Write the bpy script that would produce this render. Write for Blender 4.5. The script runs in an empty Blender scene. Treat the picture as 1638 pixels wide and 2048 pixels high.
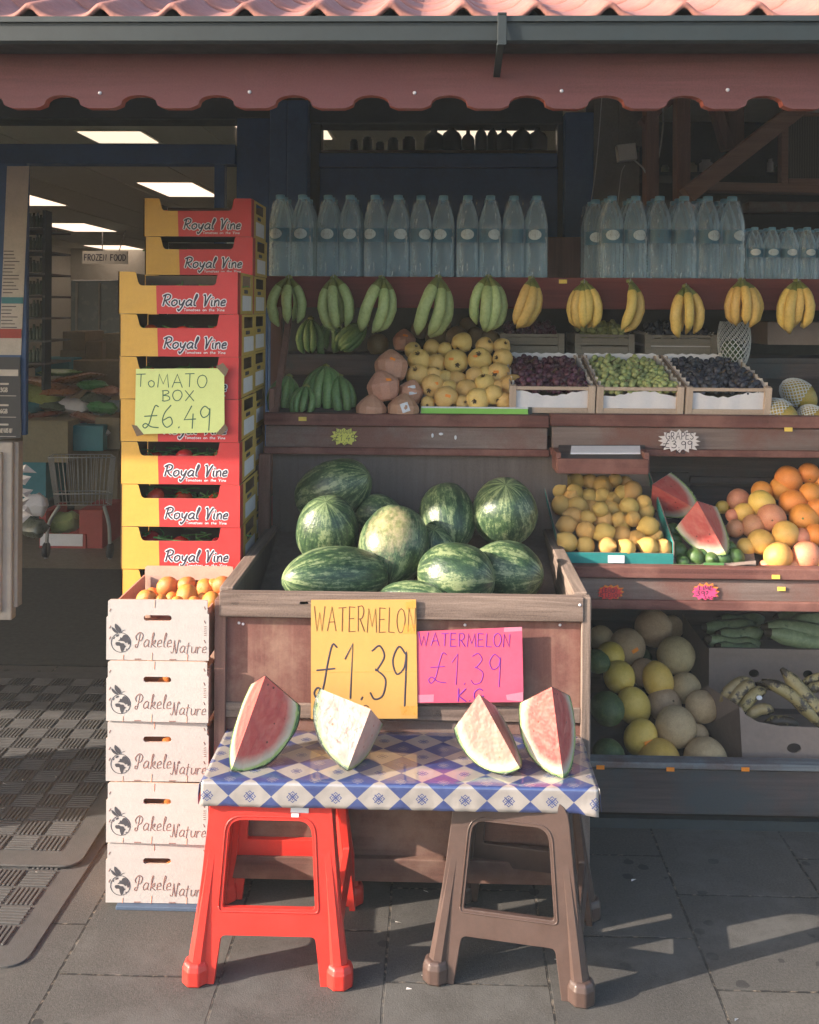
import bpy, bmesh, math, random
from mathutils import Vector, Matrix, Euler, noise
from mathutils.geometry import tessellate_polygon
R = math.radians; PI = math.pi
rnd = random.Random(11)
sc = bpy.context.scene; col = sc.collection
# ---------------------------------------------------------------- camera, sky, sun, exposure
F, HZ, CX, CAMZ = 2070., 620., 819., 1.616       # focal length and horizon in pixels of the 1638 x 2048 photograph; eye height in m
cam = bpy.data.objects.new('camera', bpy.data.cameras.new('camera')); col.objects.link(cam); sc.camera = cam
cam.data.sensor_fit = 'HORIZONTAL'; cam.data.sensor_width = 36; cam.data.lens = 36*F/1638
cam.data.shift_y = -(1024-HZ)/1638; cam.data.clip_end = 500
ROT = Matrix.Rotation(.028, 3, 'Z') @ Matrix.Rotation(PI/2, 3, 'X') @ Matrix.Rotation(.0066, 3, 'Z')
cam.location = (0, 0, CAMZ); cam.rotation_euler = ROT.to_euler()
SUN = Vector((2.3, .79, -1))                      # the way the light travels
w = bpy.data.worlds.new('World'); sc.world = w; w.use_nodes = True
nt = w.node_tree; sky = nt.nodes.new('ShaderNodeTexSky'); sky.sky_type = 'NISHITA'; sky.sun_disc = False
sky.sun_elevation = math.atan2(1, math.hypot(2.3, .79)); sky.sun_rotation = math.atan2(-2.3, -.79) % (2*PI)
sky.air_density = 1.0; sky.dust_density = 2.2; sky.ozone_density = 1.0
bg = nt.nodes['Background']; bg.inputs[1].default_value = .15
hs = nt.nodes.new('ShaderNodeHueSaturation'); hs.inputs['Saturation'].default_value = 1.05   # sky colour pushed up a little for bluer shade
nt.links.new(sky.outputs[0], hs.inputs['Color']); nt.links.new(hs.outputs[0], bg.inputs[0])
sun = bpy.data.objects.new('sun', bpy.data.lights.new('sun', 'SUN')); col.objects.link(sun)
sun.data.energy = 4.3; sun.data.angle = R(.5); sun.data.color = (1, .88, .76)
sun.rotation_euler = SUN.to_track_quat('-Z', 'Y').to_euler()
vs = sc.view_settings; vs.view_transform = 'Standard'; vs.look = 'None'; vs.gamma = 1; vs.exposure = 1.68
sc.cycles.use_denoising = True; sc.cycles.max_bounces = 9; sc.cycles.transparent_max_bounces = 24
sc.cycles.diffuse_bounces = 6; sc.cycles.glossy_bounces = 3; sc.cycles.caustics_reflective = False; sc.cycles.caustics_refractive = False
sc.cycles.sample_clamp_indirect = 6
# ---------------------------------------------------------------- measuring: a point of the photograph at a known distance
def ray(px, py): return ROT @ Vector(((px-CX)/F, (HZ-py)/F, -1))
def W(px, py, Y):
    d = ray(px, py); return Vector((0, 0, CAMZ)) + d*(Y/d.y)
def G(px, py, z=0):
    d = ray(px, py); return Vector((0, 0, CAMZ)) + d*((z-CAMZ)/d.z)
def XX(px, Y, py=620): return W(px, py, Y).x
def ZZ(py, Y, px=877): return W(px, py, Y).z
# ---------------------------------------------------------------- materials
MATS = {}
class N:
    def __init__(s, name):
        s.m = bpy.data.materials.new(name); s.m.use_nodes = True; s.t = s.m.node_tree
        s.b = s.t.nodes['Principled BSDF']; MATS[name] = s.m
        s.out = s.t.nodes['Material Output']
        s._c = None
    def n(s, kind, **kw):
        x = s.t.nodes.new('ShaderNode'+kind)
        for k, v in kw.items(): setattr(x, k, v)
        return x
    def l(s, a, b): s.t.links.new(a, b)
    def set(s, sock, v):
        if isinstance(v, (int, float, tuple, list)): sock.default_value = (*v, 1) if isinstance(v, (tuple, list)) and len(v) == 3 and sock.type == 'RGBA' else v
        else: s.l(v, sock)
    def co(s):
        if s._c is None: s._c = s.n('TexCoord').outputs['Object']
        return s._c
    def math(s, op, a, b=0., c=0.):
        x = s.n('Math', operation=op)
        for i, v in enumerate((a, b, c)): s.set(x.inputs[i], v)
        return x.outputs[0]
    def mapv(s, scale, v=None):
        x = s.n('Mapping'); s.l(v or s.co(), x.inputs[0]); x.inputs[3].default_value = scale; return x.outputs[0]
    def noise(s, scale, detail=4, rough=.6, v=None, dist=0):
        x = s.n('TexNoise'); s.l(v or s.co(), x.inputs['Vector']); x.inputs['Scale'].default_value = scale
        x.inputs['Detail'].default_value = detail; x.inputs['Roughness'].default_value = rough; x.inputs['Distortion'].default_value = dist
        return x.outputs[0]
    def ramp(s, f, stops):
        x = s.n('ValToRGB'); e = x.color_ramp.elements
        while len(e) < len(stops): e.new(.5)
        for i, (p, c) in enumerate(stops):
            e[i].position = p; e[i].color = (*c, 1) if len(c) == 3 else c
        s.l(f, x.inputs[0]); return x.outputs[0]
    def mix(s, f, a, b, mode='MIX'):
        x = s.n('Mix', data_type='RGBA', blend_type=mode)
        s.set(x.inputs[0], f); s.set(x.inputs[6], a); s.set(x.inputs[7], b); return x.outputs[2]
    def bump(s, h, strength=.3, dist=.01):
        x = s.n('Bump'); x.inputs['Strength'].default_value = strength; x.inputs['Distance'].default_value = dist
        s.l(h, x.inputs['Height']); s.l(x.outputs[0], s.b.inputs['Normal'])
    def rand(s, c, amt=.25, hue=.02):
        oi = s.n('ObjectInfo'); h = s.n('HueSaturation')
        s.l(s.math('MULTIPLY_ADD', oi.outputs['Random'], amt, 1-amt/2), h.inputs['Value'])
        wn = s.n('TexWhiteNoise', noise_dimensions='1D'); s.l(oi.outputs['Random'], wn.inputs['W'])
        s.l(s.math('MULTIPLY_ADD', wn.outputs[0], hue, .5-hue/2), h.inputs['Hue'])
        s.l(c, h.inputs['Color']); return h.outputs[0]
    def fin(s, c, rough=.6, spec=.4, coat=0, crough=.1):
        s.set(s.b.inputs['Base Color'], c); s.set(s.b.inputs['Roughness'], rough); s.b.inputs['Specular IOR Level'].default_value = spec
        s.b.inputs['Coat Weight'].default_value = coat; s.b.inputs['Coat Roughness'].default_value = crough
        return s.m
def sh(c, k): return tuple(min(1, x*k) for x in c)
def plain(name, c, rough=.6, var=.18, scale=18, spec=.4, bump=0, bs=120, rand=0, hue=.02, coat=0, crough=.1):
    s = N(name); x = s.ramp(s.noise(scale, 5), [(.3, sh(c, 1-var)), (.7, sh(c, 1+var))])
    x = s.mix(min(.8, var*2.5), x, s.ramp(s.noise(scale*7, 4, .75), [(.3, sh(c, .72)), (.7, sh(c, 1.22))]))
    rough = s.math('MULTIPLY_ADD', s.noise(scale*2.3, 4), .36, rough-.18)
    if rand: x = s.rand(x, rand, hue)
    if bump: s.bump(s.noise(bs, 3), bump, .004)
    return s.fin(x, rough, spec, coat, crough)
def wood(name, c1, c2, axis='x', c3=None, rough=.75, scale=1., bump=.35, spec=.25, patch=4):
    s = N(name); k = {'x': (2.2, 45, 45), 'y': (45, 2.2, 45), 'z': (45, 45, 2.2)}[axis]
    v = s.mapv(tuple(q*scale for q in k)); n1 = s.noise(1, 7, .65, v, .6)
    c = s.ramp(n1, [(.32, c1), (.5, tuple((a+b)/2 for a, b in zip(c1, c2))), (.68, c2)])
    if c3: c = s.mix(s.ramp(s.noise(patch, 5, .65), [(.45, (0, 0, 0)), (.62, (1, 1, 1))]), c, c3)
    c = s.mix(.14, c, s.ramp(s.noise(260, 2), [(.35, sh(c1, .6)), (.65, sh(c2, 1.25))]))
    s.bump(n1, bump, .004); return s.fin(c, rough, spec)
def skin(name, stops, scale=6, rough=.45, spec=.45, bump=.25, bs=60, rand=.25, hue=.02, fleck=None):
    s = N(name); x = s.ramp(s.noise(scale, 5, .6), stops)
    x = s.mix(.45, x, s.ramp(s.noise(scale*5, 4, .75), [(.34, sh(stops[0][1], .82)), (.52, stops[1][1]), (.7, sh(stops[-1][1], 1.12))]))
    if fleck: x = s.mix(s.ramp(s.noise(fleck[1], 4, .7), [(fleck[2], (0, 0, 0)), (fleck[2]+.06, (1, 1, 1))]), x, fleck[0])
    if rand: x = s.rand(x, rand, hue)
    if bump: s.bump(s.noise(bs, 2), bump, .003)
    return s.fin(x, rough, spec)
# wood and boards
wood('weathered wood', (.075, .050, .040), (.26, .19, .155), 'x', bump=.8)
wood('weathered wood deep', (.10, .07, .055), (.30, .225, .18), 'y', bump=.6)
wood('weathered wood up', (.11, .078, .06), (.30, .225, .185), 'z', bump=.6)
wood('stained plywood', (.125, .048, .040), (.19, .085, .066), 'z', (.25, .145, .105), bump=.25, patch=5)
wood('dark plywood', (.09, .045, .035), (.16, .08, .06), 'x', (.2, .12, .09), bump=.2)
wood('hardboard', (.105, .08, .07), (.15, .12, .105), 'z', scale=.7, bump=.1)
wood('stained shelf', (.085, .032, .027), (.19, .075, .06), 'x', (.24, .11, .085), bump=.3)
wood('worn shelf', (.125, .085, .072), (.235, .17, .145), 'x', (.17, .075, .058), bump=.3, patch=3)
wood('red stain', (.13, .035, .035), (.20, .055, .05), 'x', bump=.12)
wood('dark board', (.045, .035, .035), (.10, .075, .07), 'x', (.05, .06, .065), bump=.2)
wood('grey cap board', (.10, .11, .115), (.21, .215, .22), 'x', (.13, .08, .07), bump=.3)
wood('brown timber', (.15, .08, .06), (.25, .13, .10), 'z', bump=.2)
wood('brown timber flat', (.19, .11, .08), (.30, .18, .135), 'x', bump=.2)
wood('poplar', (.42, .30, .22), (.62, .47, .36), 'x', bump=.2)
wood('poplar up', (.42, .30, .22), (.62, .47, .36), 'z', bump=.2)
wood('old crate wood', (.16, .14, .115), (.27, .235, .19), 'x', bump=.2)
plain('crate board', (.40, .37, .345), .75, .06, 40, bump=.15)
plain('crate board inside', (.50, .33, .25), .8, .1, 30)
plain('crate side', (.55, .27, .19), .8, .2, 12)
plain('print black', (.045, .043, .05), .7, .1)
plain('print brown', (.22, .12, .10), .7, .1)
plain('box red', (.50, .035, .035), .5, .07, 9)
plain('box dark red', (.40, .02, .025), .5, .1, 9)
plain('box yellow', (.60, .335, .06), .55, .08, 9)
plain('box side yellow', (.50, .33, .07), .55, .1, 9)
plain('box inside', (.13, .09, .06), .8, .1)
plain('label white', (.66, .64, .66), .6, .06)
plain('print white', (.78, .70, .66), .6, .05)
plain('ink', (.035, .03, .05), .6, .1)
plain('ink green', (.05, .13, .08), .6, .1)
plain('ink purple', (.18, .02, .28), .6, .1)
plain('ink brown', (.13, .05, .02), .6, .2)
plain('ink dark', (.045, .03, .04), .6, .3)
plain('paper yellow', (.54, .30, .08), .7, .05, 8, bump=.1, bs=14)
plain('paper pink', (.58, .08, .15), .7, .12, 7, bump=.1, bs=14)
plain('paper pale pink', (.64, .20, .28), .7, .1, 7)
plain('paper lime', (.62, .68, .26), .7, .05, 8, bump=.1, bs=14)
plain('paper star yellow', (.62, .58, .12), .7, .08, 8)
plain('paper star white', (.62, .55, .52), .7, .08, 8)
plain('paper star red', (.68, .06, .05), .7, .1, 8)
plain('paper star pink', (.75, .07, .20), .7, .1, 8)
plain('paper orange', (.75, .22, .04), .7, .1, 8)
plain('tape brown', (.16, .11, .07), .35, .25, 30)
plain('tape clear', (.58, .29, .06), .3, .1, 30)
plain('sticker orange', (.85, .25, .02), .6, .08)
plain('sticker yellow', (.80, .55, .10), .6, .08)
plain('plastic red', (.54, .032, .022), .40, .10, 9, spec=.5, bump=.05, bs=220)
plain('plastic brown', (.068, .041, .033), .42, .16, 9, spec=.5, bump=.06, bs=220)
wood('canopy paint', (.125, .050, .050), (.175, .068, .068), 'x', (.14, .052, .055), bump=.12, patch=1.3)
plain('canopy edge', (.30, .075, .05), .6, .15, 15)
plain('soffit', (.05, .045, .045), .8)
plain('gutter plastic', (.010, .017, .019), .62, .15, 6, spec=.5)
plain('screw metal', (.65, .62, .66), .35, .1)
plain('terracotta', (.28, .115, .09), .75, .25, 7, bump=.3, bs=90)
plain('blue paint', (.022, .072, .20), .5, .18, 8, spec=.4)
plain('blue paint light', (.034, .095, .235), .5, .18, 8, spec=.4)
plain('teal dark', (.026, .036, .040), .55, .2, 8)
plain('render grey', (.17, .155, .135), .9, .2, 12, bump=.5, bs=40)
plain('interior wall', (.58, .57, .50), .9, .06)
plain('ceiling tile', (.72, .71, .62), .9, .05)
plain('interior floor', (.045, .045, .042), .6, .15)
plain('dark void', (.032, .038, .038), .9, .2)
plain('white paint', (.34, .31, .28), .6, .12, 6)
plain('notice paper', (.46, .42, .38), .7, .12, 14)
plain('notice teal', (.05, .20, .24), .7, .1)
plain('notice red', (.33, .06, .05), .7, .1)
plain('poster black', (.03, .03, .035), .5, .1)
plain('cable white', (.50, .48, .44), .5, .1)
plain('cardboard', (.235, .175, .145), .85, .12, 8, bump=.1, bs=60)
plain('cardboard inside', (.15, .11, .09), .85, .12, 8)
plain('teal box', (.03, .26, .24), .55, .12, 10)
plain('green box', (.25, .55, .09), .55, .06, 10)
plain('lime box', (.10, .25, .08), .55, .1, 10)
plain('paper liner', (.72, .68, .68), .8, .05, 12, bump=.2, bs=30)
plain('net foam', (.55, .56, .55), .6, .05)
plain('cap blue', (.20, .42, .57), .4, .08)
plain('bottle label', (.62, .66, .68), .45, .1, 40)
plain('bottle label blue', (.05, .15, .23), .45, .15, 40)
plain('steel', (.30, .30, .29), .4, .15, 10, spec=.6)
plain('rubber', (.062, .058, .055), .75, .22, 12, bump=.25, bs=300)
plain('tray blue', (.06, .09, .14), .6, .1)
plain('litter white', (.6, .55, .5), .7, .1)
plain('snack red', (.30, .06, .045), .3, .35, 16, rand=.4, hue=.12)
plain('snack mixed', (.30, .22, .10), .3, .4, 16, rand=.5, hue=.5)
plain('carton', (.26, .21, .13), .8, .15, 8, rand=.3)
plain('jar', (.10, .12, .09), .3, .3, 30, rand=.5, hue=.2)
plain('bottle dark', (.02, .022, .018), .3, .3, 30, rand=.5, hue=.2)
plain('freezer glass', (.20, .25, .26), .25, .1, 4, spec=.6)
plain('shop tiles', (.17, .14, .10), .5, .15)
plain('caster grey', (.10, .10, .10), .6)
# fruit
skin('banana green', [(.3, (.30, .39, .15)), (.6, (.44, .53, .22)), (.8, (.50, .56, .27))], 18, .45, rand=.2, fleck=((.09, .08, .03), 26, .72))
skin('banana yellow', [(.3, (.60, .40, .10)), (.6, (.74, .50, .14)), (.8, (.70, .52, .18))], 18, .45, rand=.18, fleck=((.16, .08, .03), 30, .70))
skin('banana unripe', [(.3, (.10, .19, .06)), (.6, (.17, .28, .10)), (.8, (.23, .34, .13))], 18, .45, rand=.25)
skin('plantain green', [(.3, (.13, .17, .08)), (.6, (.22, .27, .14)), (.8, (.31, .35, .2))], 14, .5, rand=.25, fleck=((.03, .04, .02), 16, .68))
skin('plantain ripe', [(.3, (.26, .19, .08)), (.6, (.36, .27, .12)), (.8, (.30, .26, .12))], 14, .5, rand=.25, fleck=((.05, .035, .025), 15, .50))
plain('banana stalk', (.20, .22, .06), .6, .3, 30)
plain('banana tip', (.05, .035, .02), .7)
skin('lemon', [(.3, (.60, .33, .085)), (.6, (.68, .40, .11)), (.8, (.70, .46, .15))], 9, .42, bs=130, bump=.55, rand=.22, hue=.025)
skin('lime', [(.3, (.03, .075, .02)), (.6, (.065, .13, .035)), (.8, (.13, .19, .06))], 7, .4, bs=150, bump=.2)
skin('orange', [(.3, (.70, .23, .035)), (.6, (.80, .30, .05)), (.8, (.80, .34, .07))], 8, .42, bs=200, bump=.3, rand=.15, hue=.02)
skin('tangerine', [(.3, (.62, .18, .035)), (.6, (.70, .24, .05)), (.8, (.72, .29, .08))], 6, .42, bs=150, bump=.3, rand=.15)
skin('grapefruit yellow', [(.3, (.66, .38, .08)), (.6, (.74, .44, .10)), (.8, (.76, .42, .16))], 4, .42, bs=200, bump=.25, rand=.18, hue=.03)
skin('grapefruit pink', [(.3, (.62, .22, .11)), (.55, (.66, .27, .14)), (.8, (.70, .36, .13))], 3, .42, bs=200, bump=.25, rand=.18, hue=.02)
skin('quince', [(.3, (.66, .41, .12)), (.6, (.76, .50, .16)), (.8, (.74, .54, .20))], 7, .5, bs=60, bump=.25, rand=.25, hue=.02, fleck=((.30, .16, .05), 14, .70))
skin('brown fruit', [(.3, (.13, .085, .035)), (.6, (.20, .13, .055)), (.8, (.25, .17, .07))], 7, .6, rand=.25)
skin('coconut', [(.3, (.46, .21, .13)), (.6, (.55, .28, .18)), (.8, (.60, .36, .24))], 8, .55, bs=70, bump=.3, rand=.15)
skin('galia', [(.3, (.38, .25, .13)), (.6, (.52, .36, .195)), (.8, (.58, .42, .24))], 5, .65, bs=55, bump=.6, rand=.22, hue=.03)
skin('honeydew', [(.3, (.56, .35, .06)), (.6, (.68, .44, .09)), (.8, (.72, .48, .12))], 5, .5, bs=30, bump=.35, rand=.15)
skin('dark melon', [(.3, (.025, .05, .02)), (.55, (.06, .10, .035)), (.8, (.16, .18, .06))], 4, .55, bs=22, bump=.6, rand=.15)
skin('tomato', [(.3, (.45, .02, .015)), (.7, (.62, .05, .025))], 4, .25, bump=0, rand=.2)
skin('grape red', [(.3, (.045, .014, .028)), (.7, (.10, .030, .050))], 30, .42, bump=0, rand=.8, hue=.06)
skin('grape green', [(.3, (.26, .30, .10)), (.7, (.38, .42, .17))], 30, .4, bump=0, rand=.35, hue=.04)
skin('grape black', [(.3, (.018, .02, .032)), (.7, (.045, .048, .07))], 30, .48, bump=0, rand=.7, hue=.05)
skin('papaya', [(.3, (.13, .19, .04)), (.5, (.36, .27, .05)), (.75, (.60, .24, .05))], 9, .4, bs=40)
plain('stem green', (.10, .20, .05), .7, .3, 40)
plain('stem brown', (.14, .09, .04), .8, .3, 40)
def rind(rn, bald=None):
    # watermelon rind: jagged stripes running from pole to pole
    s = N(rn); xyz = s.n('SeparateXYZ'); s.l(s.co(), xyz.inputs[0])
    ang = s.math('ARCTAN2', xyz.outputs[1], xyz.outputs[0])
    nz = s.noise(3.2, 8, .78); oi = s.n('ObjectInfo')
    v = s.math('ADD', s.math('MULTIPLY', ang, 7), s.math('MULTIPLY_ADD', nz, 13.0, s.math('MULTIPLY', oi.outputs['Random'], 6)))
    st = s.math('MULTIPLY_ADD', s.math('SINE', v), .5, .5)
    cv = s.n('CombineXYZ'); s.l(s.math('MULTIPLY', s.math('COSINE', ang), 2.6), cv.inputs[0]); s.l(s.math('MULTIPLY', s.math('SINE', ang), 2.6), cv.inputs[1])
    s.l(s.math('MULTIPLY_ADD', xyz.outputs[2], .75, s.math('MULTIPLY', oi.outputs['Random'], 40)), cv.inputs[2])
    streak = s.noise(2.1, 6, .72, cv.outputs[0], .4); mott = s.noise(8, 8, .8)
    f = s.math('ADD', s.math('MULTIPLY', streak, .95), s.math('MULTIPLY_ADD', mott, .75, s.math('MULTIPLY', st, .10)))
    pol = s.math('ABSOLUTE', xyz.outputs[2])
    c = s.ramp(f, [(.68, (.013, .030, .017)), (.85, (.028, .060, .028)), (.95, (.075, .12, .052)), (1.0, (.20, .24, .12))])
    fine = s.ramp(s.noise(2.1, 3, .6, cv.outputs[0]), [(.56, (0, 0, 0)), (.66, (1, 1, 1))])
    c = s.mix(s.math('MULTIPLY', fine, s.ramp(mott, [(.44, (0, 0, 0)), (.60, (.65, .65, .65))])), c, (.165, .21, .095))
    c = s.mix(s.math('MULTIPLY', s.ramp(pol, [(.80, (0, 0, 0)), (.99, (.75, .75, .75))]), s.ramp(streak, [(.45, (0, 0, 0)), (.60, (1, 1, 1))])), c, (.26, .32, .15))
    if bald:
        dt = s.n('VectorMath', operation='DOT_PRODUCT'); s.l(s.co(), dt.inputs[0]); dt.inputs[1].default_value = bald
        c = s.mix(s.ramp(s.math('ADD', dt.outputs['Value'], s.math('MULTIPLY_ADD', s.noise(3.5, 6, .7), .9, -.45)), [(.66, (0, 0, 0)), (1.0, (.75, .75, .75))]), c, s.ramp(s.noise(7, 4), [(.35, (.34, .32, .13)), (.65, (.46, .36, .22))]))
    s.bump(s.noise(14, 3), .15, .02); s.fin(s.rand(c, .3, .02), .36, .5)
def special():
    s = N('fade veil'); pv = s.n('VolumePrincipled'); pv.inputs['Color'].default_value = (.88, .95, .97, 1); pv.inputs['Density'].default_value = .0038  # added volume, there only to lift the blacks
    s.t.nodes.remove(s.b); s.l(pv.outputs[0], s.out.inputs['Volume'])
    # cut melon: colour follows the distance from the core
    for nm, c1, c2 in (('melon flesh', (.44, .10, .08), (.38, .055, .05)), ('melon flesh pale', (.30, .125, .095), (.32, .175, .13)), ('melon flesh pale wide', (.56, .33, .26), (.62, .44, .35))):  # pale sets have the sun glare of the film put into their colour
        s = N(nm); ln = s.n('VectorMath', operation='LENGTH'); s.l(s.co(), ln.inputs[0])
        r = s.math('MULTIPLY_ADD', s.noise(3.2, 4), .16, s.math('ADD', ln.outputs['Value'], -.08))
        fl = s.mix(s.ramp(s.noise(1, 5, .7, s.mapv((9, 9, 3))), [(.5, (0, 0, 0)), (.7, (.22, .22, .22))]), s.ramp(s.noise(3, 4), [(.35, c1), (.65, c2)]), (.45, .27, .20))
        vo = s.n('TexVoronoi'); s.l(s.co(), vo.inputs['Vector']); vo.inputs['Scale'].default_value = 6
        seed = s.math('MULTIPLY', s.math('LESS_THAN', vo.outputs['Distance'], .13),
                      s.math('MULTIPLY', s.math('GREATER_THAN', r, .38), s.math('LESS_THAN', r, .74)))
        fl = s.mix(seed, fl, (.10, .03, .02) if 'pale' not in nm else (.42, .12, .06))
        c = s.mix(s.ramp(r, [(.72, (0, 0, 0)), (.89, (1, 1, 1))]), fl, (.42, .36, .27))
        c = s.mix(s.ramp(r, [(.925, (0, 0, 0)), (.955, (1, 1, 1))]), c, (.28, .36, .12))
        rind = s.ramp(s.math('ADD', s.noise(6, 5), s.math('MULTIPLY', s.noise(16, 4), .4)), [(.55, (.02, .06, .02)), (.72, (.06, .13, .04)), (.9, (.34, .40, .15))])
        c = s.mix(s.math('GREATER_THAN', ln.outputs['Value'], .975), c, rind)
        s.bump(s.noise(3.5, 2), .12, .05)
        s.fin(c, .42, .45)
    # clear bottles and shrink film: part see-through, part pale plastic with gloss
    for nm, colr, a, b in (('bottle plastic', (.70, .83, .94), .12, .85), ('shrink film', (.86, .91, .95), .02, .45)):
        s = N(nm); s.fin(colr, .12, .6); tr = s.n('BsdfTransparent'); tr.inputs[0].default_value = (.90, .95, .97, 1)
        lw = s.n('LayerWeight'); lw.inputs[0].default_value = .35
        f = s.math('MULTIPLY_ADD', lw.outputs['Facing'], b-a, a)
        f = s.math('ADD', f, s.math('MULTIPLY', s.ramp(s.noise(1, 5, .7, s.mapv((60, 60, 14))), [(.54, (0, 0, 0)), (.68, (1, 1, 1))]), .30 if nm[0] == 's' else .12))  # pale noise streaks put in as highlights on film and bottles
        mx = s.n('MixShader'); s.l(f, mx.inputs[0]); s.l(tr.outputs[0], mx.inputs[1]); s.l(s.b.outputs[0], mx.inputs[2])
        s.l(mx.outputs[0], s.out.inputs[0]); s.bump(s.noise(60, 3), .5, .004)
    s = N('cling film'); gl = s.n('BsdfGlossy'); gl.inputs['Roughness'].default_value = .3; tr = s.n('BsdfTransparent'); tr.inputs[0].default_value = (.97, .97, .97, 1)
    bp = s.n('Bump'); bp.inputs['Strength'].default_value = .35; bp.inputs['Distance'].default_value = .02; s.l(s.noise(4, 5, .6, s.mapv((1, 1.6, .7)), 1.2), bp.inputs['Height']); s.l(bp.outputs[0], gl.inputs['Normal'])
    fr = s.n('Fresnel'); fr.inputs[0].default_value = 1.32; s.l(bp.outputs[0], fr.inputs['Normal']); mx = s.n('MixShader'); s.l(fr.outputs[0], mx.inputs[0]); s.l(tr.outputs[0], mx.inputs[1]); s.l(gl.outputs[0], mx.inputs[2]); s.l(mx.outputs[0], s.out.inputs[0])
    s = N('window glass'); tr = s.n('BsdfTransparent'); tr.inputs[0].default_value = (.88, .92, .9, 1); gl = s.n('BsdfGlossy'); gl.inputs['Roughness'].default_value = .02
    fr = s.n('Fresnel'); fr.inputs[0].default_value = 1.5; mx = s.n('MixShader'); s.l(fr.outputs[0], mx.inputs[0])
    s.l(tr.outputs[0], mx.inputs[1]); s.l(gl.outputs[0], mx.inputs[2]); s.l(mx.outputs[0], s.out.inputs[0])
    s = N('lamp panel'); s.fin((.8, .75, .7)); s.b.inputs['Emission Color'].default_value = (1, .74, .58, 1); s.b.inputs['Emission Strength'].default_value = .55
    # pavement: 400 mm slabs in half bond, gritty joints
    s = N('paving'); uv = s.n('CombineXYZ'); xyz = s.n('SeparateXYZ'); s.l(s.co(), xyz.inputs[0])
    s.l(s.math('ADD', xyz.outputs[1], .09+4+s_off[1]), uv.inputs[0]); s.l(s.math('ADD', xyz.outputs[0], 3.96+s_off[0]), uv.inputs[1])
    wv = s.n('VectorMath', operation='ADD'); s.l(uv.outputs[0], wv.inputs[0])
    nzv = s.n('TexNoise'); s.l(s.co(), nzv.inputs['Vector']); nzv.inputs['Scale'].default_value = 22; nzv.inputs['Detail'].default_value = 4
    sc_ = s.n('VectorMath', operation='SCALE'); s.l(nzv.outputs[1], sc_.inputs[0]); sc_.inputs['Scale'].default_value = .006; s.l(sc_.outputs[0], wv.inputs[1])
    br = s.n('TexBrick', offset=.5); s.l(wv.outputs[0], br.inputs['Vector']); br.inputs['Scale'].default_value = 1
    br.inputs['Brick Width'].default_value = .404; br.inputs['Row Height'].default_value = .396; br.inputs['Mortar Size'].default_value = .0038; br.inputs['Mortar Smooth'].default_value = .35
    br.inputs['Color1'].default_value = (.9, .9, .9, 1); br.inputs['Color2'].default_value = (1.12, 1.1, 1.06, 1)
    c = s.ramp(s.noise(3, 7, .7), [(.3, (.047, .043, .039)), (.5, (.067, .061, .055)), (.72, (.091, .083, .073))])
    c = s.mix(.5, c, s.ramp(s.noise(150, 3, .8), [(.3, (.030, .030, .029)), (.7, (.112, .106, .098))]))
    c = s.mix(1, c, br.outputs['Color'], 'MULTIPLY')
    c = s.mix(s.ramp(s.noise(2.3, 5, .7), [(.60, (0, 0, 0)), (.70, (.75, .75, .75))]), c, (.06, .056, .052))
    c = s.mix(br.outputs['Fac'], c, s.ramp(s.noise(45, 3), [(.5, (.02, .019, .018)), (.66, (.16, .13, .10))]))
    vo = s.n('TexVoronoi'); s.l(s.co(), vo.inputs['Vector']); vo.inputs['Scale'].default_value = 9
    c = s.mix(s.math('MULTIPLY', s.math('LESS_THAN', s.math('ADD', vo.outputs['Distance'], s.math('MULTIPLY', s.noise(60, 2), .12)), .20), s.math('GREATER_THAN', s.noise(1.7, 2), .46)), c, (.034, .032, .031))
    c = s.mix(s.ramp(s.noise(.9, 6, .75), [(.40, (.6, .6, .6)), (.48, (0, 0, 0))]), c, (.105, .10, .092))
    h = s.math('ADD', s.math('MULTIPLY', br.outputs['Fac'], -1.2), s.math('MULTIPLY', s.noise(220, 3, .8), .25))
    s.bump(h, .8, .006); s.fin(c, .85, .25)
    # oilcloth: blue and white diamonds with small flower motifs
    s = N('oilcloth'); uvn = s.n('TexCoord'); xyz = s.n('SeparateXYZ'); s.l(uvn.outputs['UV'], xyz.inputs[0])
    a, b = xyz.outputs[0], xyz.outputs[1]
    u = s.math('ADD', a, b); v = s.math('SUBTRACT', a, b)
    chk = s.math('PINGPONG', s.math('ADD', s.math('FLOOR', u), s.math('FLOOR', v)), 1)
    fu = s.math('SUBTRACT', s.math('FRACT', u), .5); fv = s.math('SUBTRACT', s.math('FRACT', v), .5)
    p = s.math('ABSOLUTE', s.math('ADD', fu, fv)); q = s.math('ABSOLUTE', s.math('SUBTRACT', fu, fv))
    au = s.math('ABSOLUTE', fu); av = s.math('ABSOLUTE', fv)
    arm = s.math('MULTIPLY', s.math('LESS_THAN', s.math('MINIMUM', au, av), .022), s.math('LESS_THAN', s.math('MAXIMUM', au, av), .19))
    bar = s.math('LESS_THAN', s.math('ABSOLUTE', s.math('SUBTRACT', s.math('ADD', p, q), .27)), .028)
    bar = s.math('MULTIPLY', bar, s.math('GREATER_THAN', s.math('ABSOLUTE', s.math('SUBTRACT', p, q)), .07))
    dia = s.math('MULTIPLY', s.math('LESS_THAN', s.math('MINIMUM', p, q), .03), s.math('LESS_THAN', s.math('MAXIMUM', p, q), .16))
    dot = s.math('LESS_THAN', s.math('ADD', p, q), .07)
    mo = s.math('MAXIMUM', s.math('MAXIMUM', arm, dot), s.math('MAXIMUM', bar, s.math('MULTIPLY', dia, s.math('GREATER_THAN', s.math('ADD', p, q), .10))))
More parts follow.
